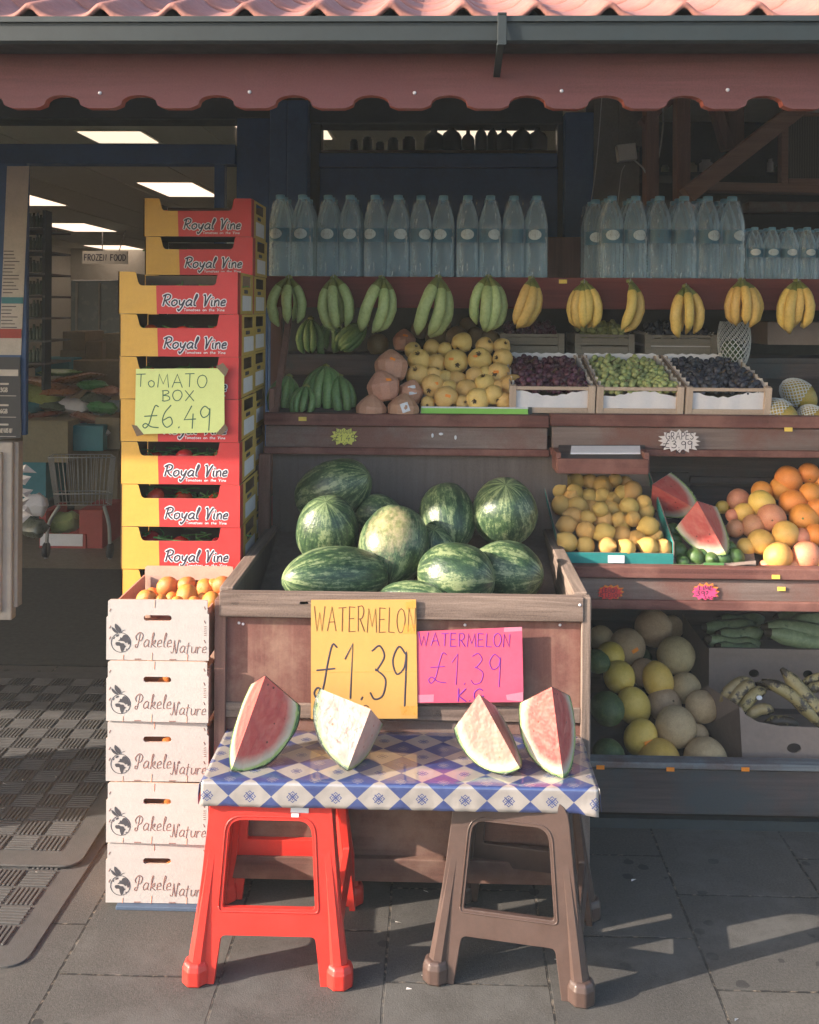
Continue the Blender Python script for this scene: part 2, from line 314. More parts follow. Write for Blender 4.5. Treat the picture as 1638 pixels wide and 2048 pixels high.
    blue = s.ramp(s.noise(30, 3), [(.3, (.027, .042, .14)), (.7, (.04, .060, .18))]); white = s.ramp(s.noise(12, 4), [(.3, (.25, .225, .205)), (.7, (.32, .29, .265))])
    ca = s.mix(mo, white, blue); cb = s.mix(mo, blue, s.mix(.45, blue, white)); c = s.mix(chk, ca, cb)
    s.bump(s.noise(22, 3), .25, .01); s.fin(c, .42, .45, 1.0, .07); s.b.inputs['Coat IOR'].default_value = 2.1
    # roof tile paint varies along the slope; reed screen
    s = N('reed screen'); wv = s.n('TexWave'); s.l(s.co(), wv.inputs['Vector']); wv.inputs['Scale'].default_value = 30; wv.inputs['Distortion'].default_value = 2
    s.fin(s.ramp(wv.outputs[1], [(.2, (.05, .045, .035)), (.8, (.10, .09, .065))]), .9)
s_off = (.116, .086)
rind('watermelon'); special()
M = MATS
# ---------------------------------------------------------------- mesh builder
def crom(pts, k=6, closed=False):
    n = len(pts); out = []
    P = [Vector(p) for p in pts]
    for i in range(n if closed else n-1):
        a, b, c, d = (P[(i-1) % n] if closed or i else P[0]*2-P[1]), P[i], P[(i+1) % n], (P[(i+2) % n] if closed or i < n-2 else P[-1]*2-P[-2])
        for j in range(k):
            t = j/k
            out.append(.5*((2*b)+(c-a)*t+(2*a-5*b+4*c-d)*t*t+(3*b-a-3*c+d)*t**3))
    if not closed: out.append(P[-1])
    return out
class Pl:
    """a flat frame: metres along u, v and out of the surface"""
    def __init__(s, o, u=(1, 0, 0), v=(0, 0, 1)):
        s.o = Vector(o); s.u = Vector(u).normalized(); s.v = Vector(v).normalized(); s.n = s.u.cross(s.v)
    def __call__(s, u, v, h=0): return s.o+s.u*u+s.v*v+s.n*h
class MB:
    def __init__(s): s.v = []; s.f = []; s.m = []; s.s = []; s.uv = None
    def add(s, vs, fs, mi=0, smooth=False):
        b = len(s.v); s.v += [Vector(v) for v in vs]
        for i, f in enumerate(fs):
            s.f.append([b+k for k in f]); s.m.append(mi[i] if isinstance(mi, list) else mi); s.s.append(smooth)
        return s
    def box(s, x0, x1, y0, y1, z0, z1, mi=0, T=None):
        vs = [Vector((x, y, z)) for z in (z0, z1) for y in (y0, y1) for x in (x0, x1)]
        if T: vs = [T @ v if isinstance(T, Matrix) else T(*v) for v in vs]
        return s.add(vs, [(0, 2, 3, 1), (4, 5, 7, 6), (0, 1, 5, 4), (2, 6, 7, 3), (0, 4, 6, 2), (1, 3, 7, 5)], mi)
    def pbox(s, x0, x1, y0, y1, Y, d, mi=0):
        """box whose front, at distance Y, spans these photograph columns and rows; d deep"""
        xm = (x0+x1)/2; ym = (y0+y1)/2
        return s.box(W(x0, ym, Y).x, W(x1, ym, Y).x, Y, Y+d, W(xm, y1, Y).z, W(xm, y0, Y).z, mi)
    def bar(s, a, b, w, h, mi=0, up=(0, 0, 1)):
        a, b = Vector(a), Vector(b); d = (b-a).normalized(); r = d.cross(Vector(up)).normalized(); u = r.cross(d)
        vs = [p+r*(w/2*i)+u*(h/2*j) for p in (a, b) for j in (-1, 1) for i in (-1, 1)]
        return s.add(vs, [(0, 2, 3, 1), (4, 5, 7, 6), (0, 1, 5, 4), (2, 6, 7, 3), (0, 4, 6, 2), (1, 3, 7, 5)], mi)
    def tube(s, path, rad, n=8, mi=0, caps=True, smooth=True, ell=1., up=None, ph=0.):
        P = [Vector(p) for p in path]; L = len(P); rad = rad if isinstance(rad, (list, tuple)) else [rad]*L
        vs = []; fs = []; ref = None
        for i in range(L):
            t = (P[min(i+1, L-1)]-P[max(i-1, 0)]).normalized()
            if ref is None: ref = Vector(up) if up else (Vector((0, 0, 1)) if abs(t.z) < .9 else Vector((0, 1, 0)))
            x = t.cross(ref).normalized(); y = x.cross(t); ref = y
            vs += [P[i]+(x*math.cos(2*PI*k/n+ph)+y*math.sin(2*PI*k/n+ph)*ell)*rad[i] for k in range(n)]
        for i in range(L-1):
            for k in range(n): fs.append((i*n+k, i*n+(k+1) % n, (i+1)*n+(k+1) % n, (i+1)*n+k))
        mis = [mi(i/(L-1)) if callable(mi) else mi for i in range(L-1) for k in range(n)]
        if caps: fs += [tuple(range(n-1, -1, -1)), tuple((L-1)*n+k for k in range(n))]; mis += [mis[0], mis[-1]]
        return s.add(vs, fs, mis, smooth)
    def lathe(s, prof, c=(0, 0, 0), n=20, mi=0, T=None, fn=None, smooth=True):
        vs = []; fs = []; L = len(prof); c = Vector(c)
        for r, z in prof:
            for k in range(n):
                v = Vector((r*math.cos(2*PI*k/n), r*math.sin(2*PI*k/n), z))
                if fn: v = fn(v)
                vs.append(c+(T @ v if T else v))
        for i in range(L-1):
            for k in range(n): fs.append((i*n+k, i*n+(k+1) % n, (i+1)*n+(k+1) % n, (i+1)*n+k))
        mis = [mi[i] if isinstance(mi, list) else mi for i in range(L-1) for k in range(n)]
        if prof[0][0] > 1e-6: fs.append(tuple(range(n-1, -1, -1))); mis.append(mis[0])
        if prof[-1][0] > 1e-6: fs.append(tuple((L-1)*n+k for k in range(n))); mis.append(mis[-1])
        return s.add(vs, fs, mis, smooth)
    def plate(s, loops, P, d=.01, mi=0, me=None, back=True):
        """a plate with holes: loops of (u, v) on frame P, front at h = 0, d thick towards -h"""
        L3 = [[Vector((q[0], q[1], 0)) for q in l] for l in loops]
        tr = tessellate_polygon(L3); flat = [p for l in L3 for p in l]; n = len(flat)
        vs = [P(p.x, p.y, 0) for p in flat]+([P(p.x, p.y, -d) for p in flat] if d else [])
        fs = []; mis = []
        for t in tr:
            a, b, c = (flat[i] for i in t)
            t = t if (b-a).cross(c-a).z > 0 else t[::-1]
            fs.append(tuple(t)); mis.append(mi)
            if d and back: fs.append(tuple(i+n for i in t[::-1])); mis.append(mi if me is None else me)
        if d:
            k = 0
            for l in L3:
                m = len(l)
                for i in range(m): fs.append((k+i, k+i+n, k+(i+1) % m+n, k+(i+1) % m)); mis.append(mi if me is None else me)
                k += m
        return s.add(vs, fs, mis)
    def ribbon(s, pts, P, wd, mi=0, h=.0006, off=.0004):
        """a pen stroke: a low ridge along points of frame P"""
        pts = [Vector(p[:2]) for p in pts]; q = [pts[0]]
        for p in pts[1:]:
            if (p-q[-1]).length > wd*.12: q.append(p)
        if len(q) < 2: q.append(q[0]+Vector((wd*.4, 0)))
        d0 = (q[1]-q[0]).normalized(); d1 = (q[-1]-q[-2]).normalized()
        q = [q[0]-d0*wd*.3]+q+[q[-1]+d1*wd*.3]; L = len(q); vs = []; fs = []
        for i in range(L):
            a = (q[i]-q[i-1]).normalized() if i else (q[1]-q[0]).normalized(); b = (q[i+1]-q[i]).normalized() if i < L-1 else a
            t = (a+b); t = t.normalized() if t.length > .2 else a
            k = min(1.5, 1/max(.5, t.dot(a))); nn = Vector((-t.y, t.x))*wd/2*k*(.45 if i in (0, L-1) else 1)
            vs += [P(*(q[i]+nn), off), P(*q[i], off+h), P(*(q[i]-nn), off)]
        for i in range(L-1): fs += [(3*i, 3*i+1, 3*i+4, 3*i+3), (3*i+1, 3*i+2, 3*i+5, 3*i+4)]
        return s.add(vs, [f[::-1] for f in fs], mi)
    def text(s, txt, P, x, y, wd, ht, pen, mi=0, font=None, slant=0, jit=0, off=.0004, h=.0006):
        font = font or CAPS; g = .22 if font is CAPS else .12
        tot = sum((font[c][0] if c in font else .45)+g for c in txt)-g; k = wd/tot; cx = 0; j = random.Random(len(txt)*7+int(abs(x)*1e4))
        for c in txt:
            if c in font:
                wg, st = font[c]; jx, jy, js = (j.uniform(-jit, jit) for _ in range(3))
                for i, z in enumerate(st):
                    cur, pp = (True, z[1:]) if z[0] == 'c' else (False, z)
                    pp = [((cx+u+jx+v*slant)*k+x, y+(v*(1+js)+jy)*ht) for u, v in pp]
                    s.ribbon([tuple(q) for q in crom([(*q, 0) for q in pp], 5)] if cur else pp, P, pen, mi, h, off+i*.00012)
                cx += wg+g
            else: cx += .45+g
    def build(s, name, mats, parent=None, world=False, loc=None, bevel=0, seg=2, sub=0):
        me = bpy.data.meshes.new(name); me.from_pydata(s.v, [], s.f)
        for m in (mats if isinstance(mats, (list, tuple)) else [mats]): me.materials.append(M[m] if isinstance(m, str) else m)
        me.polygons.foreach_set('material_index', s.m); me.polygons.foreach_set('use_smooth', s.s)
        if s.uv: 
            ul = me.uv_layers.new(name='uv')
            for lo in me.loops: ul.data[lo.index].uv = s.uv[lo.vertex_index]
        me.update(); o = bpy.data.objects.new(name, me); col.objects.link(o)
        if loc is not None: o.location = loc
        if parent:
            o.parent = parent
            if world: o.location = -Vector(parent.location)
        if bevel:
            b = o.modifiers.new('bevel', 'BEVEL'); b.width = bevel; b.segments = seg; b.limit_method = 'ANGLE'; b.angle_limit = R(40); b.harden_normals = False
        if sub: o.modifiers.new('sub', 'SUBSURF').render_levels = sub
        return o
DL = -.085      # the lemon tier stands this much nearer the street
# ---------------------------------------------------------------- names, labels, copies
def tag(o, label=None, cat=None, group=None, kind=None):
    if label:
        if not 4 <= len(label.split()) <= 16: print('BADLABEL', label)
        o['label'] = label
    if cat: o['category'] = cat
    if group: o['group'] = group
    if kind: o['kind'] = kind
    return o
def thing(name, label, cat, loc=(0, 0, 0), rot=(0, 0, 0), group=None):
    o = bpy.data.objects.new(name, None); col.objects.link(o); o.location = loc; o.rotation_euler = rot; o.empty_display_size = .05
    return tag(o, label, cat, group)
def dup(o, loc=None, rot=None, label=None, parent=None):
    c = o.copy(); col.objects.link(c)
    if parent: c.parent = parent
    for ch in list(o.children): dup(ch, parent=c)
    if loc is not None: c.location = loc
    if rot is not None: c.rotation_euler = rot
    if label: tag(c, label)
    return c
ORD = ['first', 'second', 'third', 'fourth', 'fifth', 'sixth', 'seventh', 'eighth', 'ninth', 'tenth', 'eleventh', 'twelfth']
def nth(i, n):
    return 'leftmost' if i == 0 else 'rightmost' if i == n-1 else ORD[i]+' from left'
# ---------------------------------------------------------------- pen letters: width and strokes; 'c' marks a curved stroke
def _o(w): return ['c', (w*.55, 1), (w*.15, .85), (0, .45), (w*.25, .04), (w*.7, .05), (w, .5), (w*.85, .88), (w*.5, 1)]
CAPS = {
 'A': (.7, [[(0, 0), (.36, 1), (.7, 0)], [(.12, .36), (.58, .38)]]),
 'B': (.5, [[(.05, 0), (.05, 1)], ['c', (0, .97), (.35, 1), (.45, .78), (.08, .54)], ['c', (.08, .54), (.45, .45), (.5, .15), (.2, 0), (0, .02)]]),
 'C': (.6, [['c', (.6, .85), (.35, 1), (.05, .7), (.05, .3), (.3, 0), (.6, .15)]]),
 'D': (.6, [[(.05, 0), (.05, 1)], ['c', (0, 1), (.4, .92), (.6, .5), (.35, .05), (0, 0)]]),
 'E': (.5, [[(.5, .98), (.03, 1), (0, 0), (.52, .02)], [(.03, .52), (.42, .54)]]),
 'F': (.5, [[(.5, .98), (.03, 1), (0, 0)], [(.03, .52), (.4, .54)]]),
 'G': (.65, [['c', (.6, .88), (.35, 1), (.05, .7), (.05, .25), (.35, 0), (.62, .12), (.62, .42)], [(.38, .42), (.66, .43)]]),
 'H': (.55, [[(0, 0), (.02, 1)], [(.55, 0), (.55, 1)], [(0, .5), (.55, .52)]]),
 'I': (.12, [[(.06, 0), (.06, 1)]]),
 'K': (.55, [[(.03, 0), (.05, 1)], [(.55, 1), (.05, .42), (.55, 0)]]),
 'L': (.48, [[(.05, 1), (0, .02), (.48, 0)]]),
 'M': (.75, [[(0, 0), (.1, 1), (.38, .25), (.66, 1), (.75, 0)]]),
 'N': (.58, [[(0, 0), (.05, 1), (.52, .02), (.58, 1)]]),
 'O': (.65, [_o(.65)]), 'o': (.4, [['c', (.22, .5), (.03, .4), (0, .2), (.15, 0), (.35, .08), (.38, .35), (.2, .5)]]),
 'P': (.5, [[(.04, 0), (.04, 1)], ['c', (0, .97), (.38, 1), (.5, .75), (.35, .5), (.05, .48)]]),
 'R': (.55, [[(.04, 0), (.04, 1)], ['c', (0, .97), (.38, 1), (.48, .75), (.32, .52), (.05, .48)], [(.18, .5), (.55, 0)]]),
 'S': (.5, [['c', (.48, .88), (.25, 1), (.04, .78), (.25, .52), (.48, .28), (.25, 0), (0, .12)]]),
 'T': (.6, [[(0, .97), (.62, 1)], [(.32, .98), (.28, 0)]]),
 'U': (.55, [['c', (0, 1), (.02, .3), (.25, 0), (.5, .3), (.55, 1)]]),
 'W': (.85, [[(0, 1), (.2, 0), (.42, .75), (.62, 0), (.85, 1)]]),
 'X': (.6, [[(0, 1), (.6, 0)], [(.58, 1), (.02, 0)]]), 'Y': (.6, [[(0, 1), (.3, .5)], [(.6, 1), (.3, .5), (.28, 0)]]),
 'Z': (.55, [[(0, 1), (.52, .98), (.02, .02), (.55, 0)]]),
 '0': (.5, [_o(.5)]), '1': (.3, [[(0, .72), (.25, 1), (.18, 0)]]),
 '3': (.5, [['c', (.05, .9), (.3, 1), (.46, .8), (.22, .55), (.2, .55), (.5, .38), (.42, .08), (.15, 0), (0, .12)]]),
 '4': (.55, [[(.35, 1), (0, .38), (.55, .42)], [(.42, .65), (.38, 0)]]),
 '5': (.5, [[(.48, 1), (.1, .98), (.06, .58)], ['c', (.06, .58), (.35, .62), (.5, .35), (.3, .02), (0, .08)]]),
 '6': (.5, [['c', (.42, 1), (.12, .65), (.02, .25), (.22, 0), (.48, .18), (.38, .46), (.06, .32)]]),
 '9': (.48, [['c', (.46, .85), (.22, 1), (.02, .75), (.15, .5), (.4, .62), (.47, .9), (.45, .4), (.42, -.08)]]),
 '£': (.75, [['c', (.75, .95), (.6, 1), (.46, .7), (.3, .2), (.12, .0), (0, .1), (.14, .2), (.4, .06), (.75, .02)], [(.08, .52), (.68, .56)]]),
 '.': (.1, [[(.03, .0), (.07, .05)]]), '?': (.3, [['c', (0, .8), (.2, 1), (.3, .75), (.12, .4), (.12, .2)]]),
 'n': (.35, [['c', (0, .55), (.02, .0)], ['c', (.02, .3), (.2, .55), (.32, .35), (.32, 0)]]),
}
SCR = {  # lower-case script; x height .5
 'R': (.62, [[(.1, 0), (.2, 1)], ['c', (.0, .85), (.3, 1.02), (.55, .9), (.5, .6), (.16, .45)], ['c', (.25, .48), (.4, .2), (.62, 0)]]),
 'V': (.6, [['c', (0, .95), (.12, .95), (.2, .4), (.22, 0), (.4, .6), (.6, 1)]]),
 'P': (.62, [['c', (.35, .95), (.28, .4), (.2, 0), (.05, .0), (.04, .15), (.14, .18)], ['c', (.1, .5), (.0, .75), (.3, 1.02), (.6, .85), (.5, .5), (.28, .42)]]),
 'N': (.7, [['c', (.0, .1), (.1, .0), (.2, .15), (.22, 1)], ['c', (.22, 1), (.32, .5), (.5, 0), (.55, .5), (.6, 1), (.72, 1.02), (.72, .88)]]),
 'T': (.5, [[(0, 1), (.6, 1)], [(.32, 1), (.26, 0)]]),
 'a': (.45, [['c', (.4, .45), (.2, .52), (.0, .25), (.12, .0), (.36, .2), (.42, .5), (.38, .08), (.48, .02)]]),
 'e': (.4, [['c', (.04, .25), (.34, .32), (.28, .52), (.06, .38), (.08, .05), (.38, .08)]]),
 'h': (.42, [[(.03, 0), (.1, 1)], ['c', (.05, .3), (.25, .52), (.36, .35), (.36, .02)]]),
 'i': (.16, [['c', (.04, .5), (.04, .1), (.14, .0)], [(.08, .72), (.1, .76)]]),
 'k': (.45, [['c', (.02, 0), (.12, .6), (.2, 1), (.1, .98), (.06, .4)], ['c', (.06, .3), (.35, .52), (.3, .3), (.12, .26), (.3, .1), (.45, .02)]]),
 'l': (.2, [['c', (.02, .3), (.2, .85), (.14, 1.02), (.06, .7), (.06, .1), (.2, .02)]]),
 'm': (.62, [['c', (.0, .5), (.03, 0)], ['c', (.03, .3), (.2, .52), (.3, .35), (.3, 0)], ['c', (.3, .3), (.46, .52), (.58, .35), (.58, 0)]]),
 'n': (.42, [['c', (.02, .5), (.03, 0)], ['c', (.03, .3), (.22, .52), (.36, .38), (.38, .02)]]),
 'o': (.42, [['c', (.2, .52), (.02, .36), (.05, .08), (.22, 0), (.4, .2), (.36, .45), (.18, .52)]]),
 'r': (.34, [['c', (.03, .5), (.05, 0)], ['c', (.05, .3), (.18, .5), (.34, .46)]]),
 's': (.32, [['c', (.3, .46), (.12, .5), (.08, .34), (.28, .18), (.18, .0), (.0, .05)]]),
 't': (.3, [['c', (.16, .8), (.1, .2), (.1, -.12)], [(.0, .52), (.3, .56)]]),
 'u': (.45, [['c', (.03, .5), (.05, .1), (.2, .0), (.38, .2), (.42, .5), (.4, .08), (.48, .02)]]),
 'v': (.4, [['c', (.0, .5), (.15, .0), (.4, .52)]]),
 'y': (.45, [['c', (.03, .5), (.08, .15), (.25, .1), (.42, .5)], ['c', (.42, .5), (.3, -.1), (.1, -.45), (.0, -.3)]]),
}
SCR['d'] = SCR['a']
# ---------------------------------------------------------------- the setting
b = MB(); b.add([(-40, -30, 0), (40, -30, 0), (40, 4.62, 0), (-40, 4.62, 0)], [(0, 1, 2, 3)])
tag(b.build('pavement', 'paving'), kind='structure')
b = MB(); b.add([(-40, 4.62, .004), (40, 4.62, .004), (40, 60, .004), (-40, 60, .004)], [(0, 1, 2, 3)])
tag(b.build('entrance_floor', 'interior floor'), kind='structure')
b = MB(); b.add([W(168, 1148, 6.3)*0+Vector((-6.1, 6.32, .008)), (3.2, 6.32, .008), (3.2, 17, .008), (-6.1, 17, .008)], [(0, 1, 2, 3)]); tag(b.build('shop_floor', 'shop tiles'), kind='structure')
# ---- canopy: pantile roof, gutter, scalloped fascia
YF, YG = 2.43, 2.31
zf0, zf1 = ZZ(217, YF), ZZ(84, YF)
zg0, zg1 = ZZ(85, YG), ZZ(33, YG)
can = thing('shop_canopy', 'red scalloped canopy fascia under a terracotta pantile roof and dark gutter', 'canopy', (0, 3.4, 0))
pts = []; per = XX(890, YF)-XX(734, YF); x0 = XX(122, YF)
for k in range(-50, 30):
    c = x0+k*per; r = .043; hh = .031
    pts += [(c-.064, 0), (c-.054, .003)]
    for j in range(9):
        a = PI-(j/8)*PI; pts.append((c+math.cos(a)*r*(1 if abs(math.cos(a)) > .5 else 1), .008+math.sin(a)**.8*(hh-.008)))
    pts += [(c+.054, .003), (c+.064, 0)]
xa, xb = pts[0][0]-.02, pts[-1][0]+.02
out = [(xa, 0)]+pts+[(xb, 0), (xb, zf1-zf0+.06), (xa, zf1-zf0+.06)]
b = MB(); b.plate([out], Pl((0, YF, zf0)), .028, 0, 1); b.build('fascia', ['canopy paint', 'canopy edge'], can, True)
b = MB(); zs = lambda y: zg1-.035+(y-2.335)*.356; ya_, yb_ = YF+.03, 5.5; b.add([(x, y, zs(y)+d) for d in (0, .012) for y in (ya_, yb_) for x in (xa, xb)], [(0, 2, 3, 1), (4, 5, 7, 6), (0, 1, 5, 4), (2, 6, 7, 3)]); b.build('soffit', 'soffit', can, True)
b = MB()
for i in range(36): x = xa+.2+i*.42; b.add([(x+q, y, zs(y)-h_) for h_ in (.001, .07) for y in (YF+.035, 4.55) for q in (0, .045)], [(0, 1, 3, 2), (4, 6, 7, 5), (0, 4, 5, 1), (2, 3, 7, 6), (0, 2, 6, 4), (1, 5, 7, 3)])
b.build('rafter_pattern', 'brown timber', can, True)
for px, py in ((200, 186), (499, 184), (829, 186), (1123, 182), (1455, 180)):
    p = W(px, py, YF); b = MB(); b.lathe([(.0028, 0), (.0045, .0005), (.004, .003), (0, .0035)], n=10, T=Matrix.Rotation(PI/2, 3, 'X')); b.build('screw', 'screw metal', can, loc=p-Vector(can.location))
b = MB(); prof = [(YG+.112, zg1), (YG+.112, zg0+.004), (YG+.10, zg0), (YG+.012, zg0), (YG+.004, zg0+.006), (YG, zg1-.014), (YG-.006, zg1-.012), (YG-.006, zg1), (YG+.004, zg1), (YG+.01, zg1-.01), (YG+.012, zg0+.012), (YG+.10, zg0+.008), (YG+.105, zg1)]
n = len(prof); b.add([(x, y, z) for x in (xa, xb) for y, z in prof], [(i, (i+1) % n, n+(i+1) % n, n+i) for i in range(n)]); b.build('gutter', 'gutter plastic', can, True)
b = MB(); gx = XX(1001, YG); b.box(gx-.011, gx+.009, YG-.010, YG-.0065, zg0-.004, zg1+.003); b.box(gx-.011, gx+.009, YG-.010, YG+.05, zg0-.0075, zg0-.0035)
b.box(gx-.011, gx+.009, YG-.012, YG+.02, zg1+.002, zg1+.006); b.bar((gx-.004, YG-.004, zg0-.004), (gx-.006, YF-.01, zg0-.05), .016, .008); b.build('gutter_bracket', 'gutter plastic', can, True, bevel=.001)
b = MB(); P_ = XX(785, 2.33)-XX(639, 2.33); ph = XX(52, 2.33)
NX = int((xb-xa)/P_*20)
for r in range(11):
    ya, za = 2.335+r*.275, zg1+.012+r*.098
    rows = []
    for j, (dy, dz) in enumerate(((-.002, -.014), (0, 0), (.10, .036), (.20, .072), (.33, .105))):
        row = []
        for i in range(NX+1):
            x = xa+(xb-xa)*i/NX; fr = ((x-ph)/P_+.5) % 1-.5
            zz = .036*abs(2*fr)**2.2*0+.020*math.exp(-(fr/.13)**2)+.009*math.cos(2*PI*fr)
            jit = .004*math.sin(37*math.floor((x-ph)/P_+.5)+r*5)
            row.append((x, ya+dy+jit*.8, za+dz+zz+jit*.4))
        rows.append(row)
    base = [v for row in rows for v in row]; m = NX+1
    b.add(base, [(j*m+i, j*m+i+1, (j+1)*m+i+1, (j+1)*m+i) for j in range(4) for i in range(NX)], 0, True)
rf = b.build('roof', 'terracotta', can, True); md = rf.modifiers.new('solid', 'SOLIDIFY'); md.thickness = .012; md.offset = -1
b = MB()
for sy in (0,):
    b.box(xa, xb, YF+.03, YF+.06, zf1+.01, zg1+.022)
b.build('rafter_plate', 'soffit', can, True)
# ---- shop front
YW = 4.6
shop = thing('storefront', 'dark blue painted shop front with fanlights and open doorway behind the display', 'shop front', (0, YW, 0))
def part(name, m, rects, parent=shop, bevel=.004):
    b = MB()
    for r in rects: b.pbox(*r)
    return b.build(name, m, parent, True, bevel=bevel)
part('head_beam', 'teal dark', [(-900, 612, 195, 236, YW, .2), (612, 1126, 195, 246, YW-.003, .2)])
part('transom', 'blue paint', [(-900, 470, 287, 326, YW-.02, .1)])
part('transom', 'blue paint', [(638, 1115, 306, 334, YW-.02, .1)])
part('door_post', 'blue paint', [(425, 446, 326, 1340, YW+.01, .06)])
part('panel', 'blue paint', [(470, 536, 236, 1340, YW, .1)])
part('pillar', 'blue paint light', [(536, 571, 200, 1350, YW-.06, .2), (571, 612, 200, 1350, YW-.075, .2)])
part('reveal', 'teal dark', [(612, 639, 240, 1345, YW+.03, .1)])
part('panel', 'blue paint', [(639, 1115, 336, 560, YW, .06)])
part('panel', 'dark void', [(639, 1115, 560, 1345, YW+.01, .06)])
part('reveal', 'teal dark', [(1112, 1127, 240, 1345, YW+.025, .1)])
part('pillar', 'blue paint light', [(1127, 1184, 224, 1345, YW-.05, .2)])
b = MB(); b.box(-6.2, 3.4, YW+.21, YW+.3, 2.66, 3.4); b.build('upper_wall', 'interior wall', shop, True)
g = MB(); g.pbox(-900, 470, 236, 287, YW+.03, .006); g.build('fanlight', 'window glass', shop, True)
g = MB(); g.pbox(640, 1113, 246, 306, YW+.03, .006); g.build('fanlight', 'window glass', shop, True)
part('window_board', 'brown timber flat', [(640, 1113, 300, 305, YW+.04, .18)], bevel=0)
g = MB(); g.pbox(446, 470, 326, 1340, YW+.03, .006); g.build('side_light', 'window glass', shop, True)
b = MB(); b.pbox(1184, 1276, 190, 1345, YW-.03, .25); b.pbox(1240, 1284, 190, 292, YW-.05, .05)
pier = b.build('render_pier', 'render grey', shop, True)
# things on the fanlight's board
bt = None
for i, (px, hgt, r) in enumerate(((708, .05, .02), (735, .062, .024), (760, .04, .02), (786, .058, .026), (818, .062, .03), (868, .10, .048), (903, .112, .046), (936, .09, .03), (962, .115, .028), (985, .113, .026), (1008, .10, .04), (1043, .112, .046), (1075, .105, .046))):
    p = W(px, 301, YW+.12)
    if bt is None or i == 5:
        b = MB(); k = 1; b.lathe([(.8, 0), (1, .03), (1, .55), (.75, .72), (.32, .84), (.3, 1), (0, 1)], n=12) if i == 5 else b.lathe([(.9, 0), (1, .05), (1, .8), (.7, .9), (.7, 1), (0, 1)], n=12)
        o = b.build('dark_bottle' if i == 5 else 'small_jar', 'bottle dark'); bt = o
        tag(o, None, 'bottle' if i == 5 else 'jar', 'bottles and jars behind the fanlight')
    else: o = dup(bt)
    o.location = p; o.scale = (r, r, hgt)
    o['label'] = (f'dark bottle silhouette behind the fanlight, {nth(i-5, 8)} of the tall ones' if i >= 5 else f'small jar silhouette behind the fanlight, {nth(i, 5)} of the low ones')
# right-hand bay: timber framing in front of a dark store
bay = thing('timber_frame', 'brown timber truss of posts and a long diagonal brace above the water bottles', 'timber frame', (1.3, 4.5, 0))
def beam(name, a, b_, wpx, Y, m='brown timber', d=.09):
    p, q = W(*a, Y), W(*b_, Y); x = MB(); x.bar(p, q, wpx*Y/F, d, up=(0, 1, 0)) if 0 else x.bar(p, q, d, wpx*Y/F, up=(0, 1, 0)) if abs(p.z-q.z) < 0 else x.bar(p, q, wpx*Y/F, d, up=(0, -1, 0))
    return x.build(name, m, bay, True, bevel=.005)
beam('post', (1301, 180), (1301, 560), 26, 4.5); beam('post', (1363, 180), (1363, 560), 27, 4.45); beam('post', (1467, 190), (1467, 300), 32, 4.55)
beam('brace', (1656, 170), (1372, 392), 33, 4.36, 'brown timber flat'); beam('brace', (1422, 190), (1455, 300), 18, 4.5)
beam('brace', (1283, 250), (1345, 195), 20, 4.52)
beam('rail', (1365, 374), (1760, 382), 18, 4.48, 'brown timber flat'); beam('rail', (1490, 415), (1760, 417), 20, 4.55, 'grey cap board')
st = thing('store_window', 'framed reed screen window at the top right beside the diagonal brace', 'window', (1.75, 4.5, 0))
b = MB(); b.pbox(1563, 1577, 225, 368, 4.44, .05); b.pbox(1577, 1800, 225, 231, 4.445, .05); b.pbox(1577, 1800, 357, 368, 4.445, .05); b.build('frame', 'brown timber flat', st, True, bevel=.002)
b = MB(); b.pbox(1577, 1800, 231, 357, 4.47, .01); b.build('screen', 'reed screen', st, True)
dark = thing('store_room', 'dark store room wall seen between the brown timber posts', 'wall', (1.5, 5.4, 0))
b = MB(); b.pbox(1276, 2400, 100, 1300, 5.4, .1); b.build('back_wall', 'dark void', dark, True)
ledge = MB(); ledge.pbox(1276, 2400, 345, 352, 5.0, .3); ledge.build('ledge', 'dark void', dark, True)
sj = None
for i, (px, py, r, hh, m) in enumerate(((1330, 300, .02, .05, 'jar'), (1382, 298, .03, .06, 'carton'), (1412, 296, .034, .075, 'label white'), (1440, 294, .02, .05, 'jar'), (1540, 296, .016, .08, 'label white'), (1560, 300, .03, .05, 'jar'))):
    b = MB(); b.lathe([(r*.9, 0), (r, .004), (r, hh*.75), (r*.6, hh*.88), (r*.6, hh), (0, hh)], n=12); p = W(px, 345, 5.1); p.z = W(px, 345, 5.0).z
    tag(b.build('stored_jar', m, loc=p), f'jar on the dark ledge behind the timber brace, {nth(i, 6)}', 'jar', 'jars in the dark store')
# white junction box and cables on the grey pier
jb = thing('junction_box', 'crooked pale grey junction box on the grey rendered pier', 'junction box', W(1252, 306, 4.52))
b = MB(); T = Matrix.Rotation(R(-7), 4, 'Y'); hw = 19*4.5/F; b.box(-hw, hw, -.03, .02, -.036, .036, T=T); b.build('body', 'cable white', jb, bevel=.004)
b = MB(); b.box(hw*.9, hw*1.3, -.02, .0, -.006, .006, T=T); b.build('gland', 'jar', jb)
def cable(pts, r, label, Y=4.5):
    b = MB(); b.tube(crom([W(x, y, Y) for x, y in pts], 6), r, 6); tag(b.build('cable', 'cable white'), label, 'cable')
cable([(1268, 320), (1285, 335), (1298, 355), (1308, 350), (1318, 310), (1325, 260), (1327, 200)], .0035, 'thick white cable looping up from the junction box', 4.47)
cable([(1250, 330), (1243, 345), (1238, 385), (1232, 440)], .0022, 'short pale cable hanging below the junction box')
cable([(1204, 190), (1198, 270), (1190, 350), (1180, 420), (1174, 480)], .002, 'thin white wire running down beside the blue pillar')
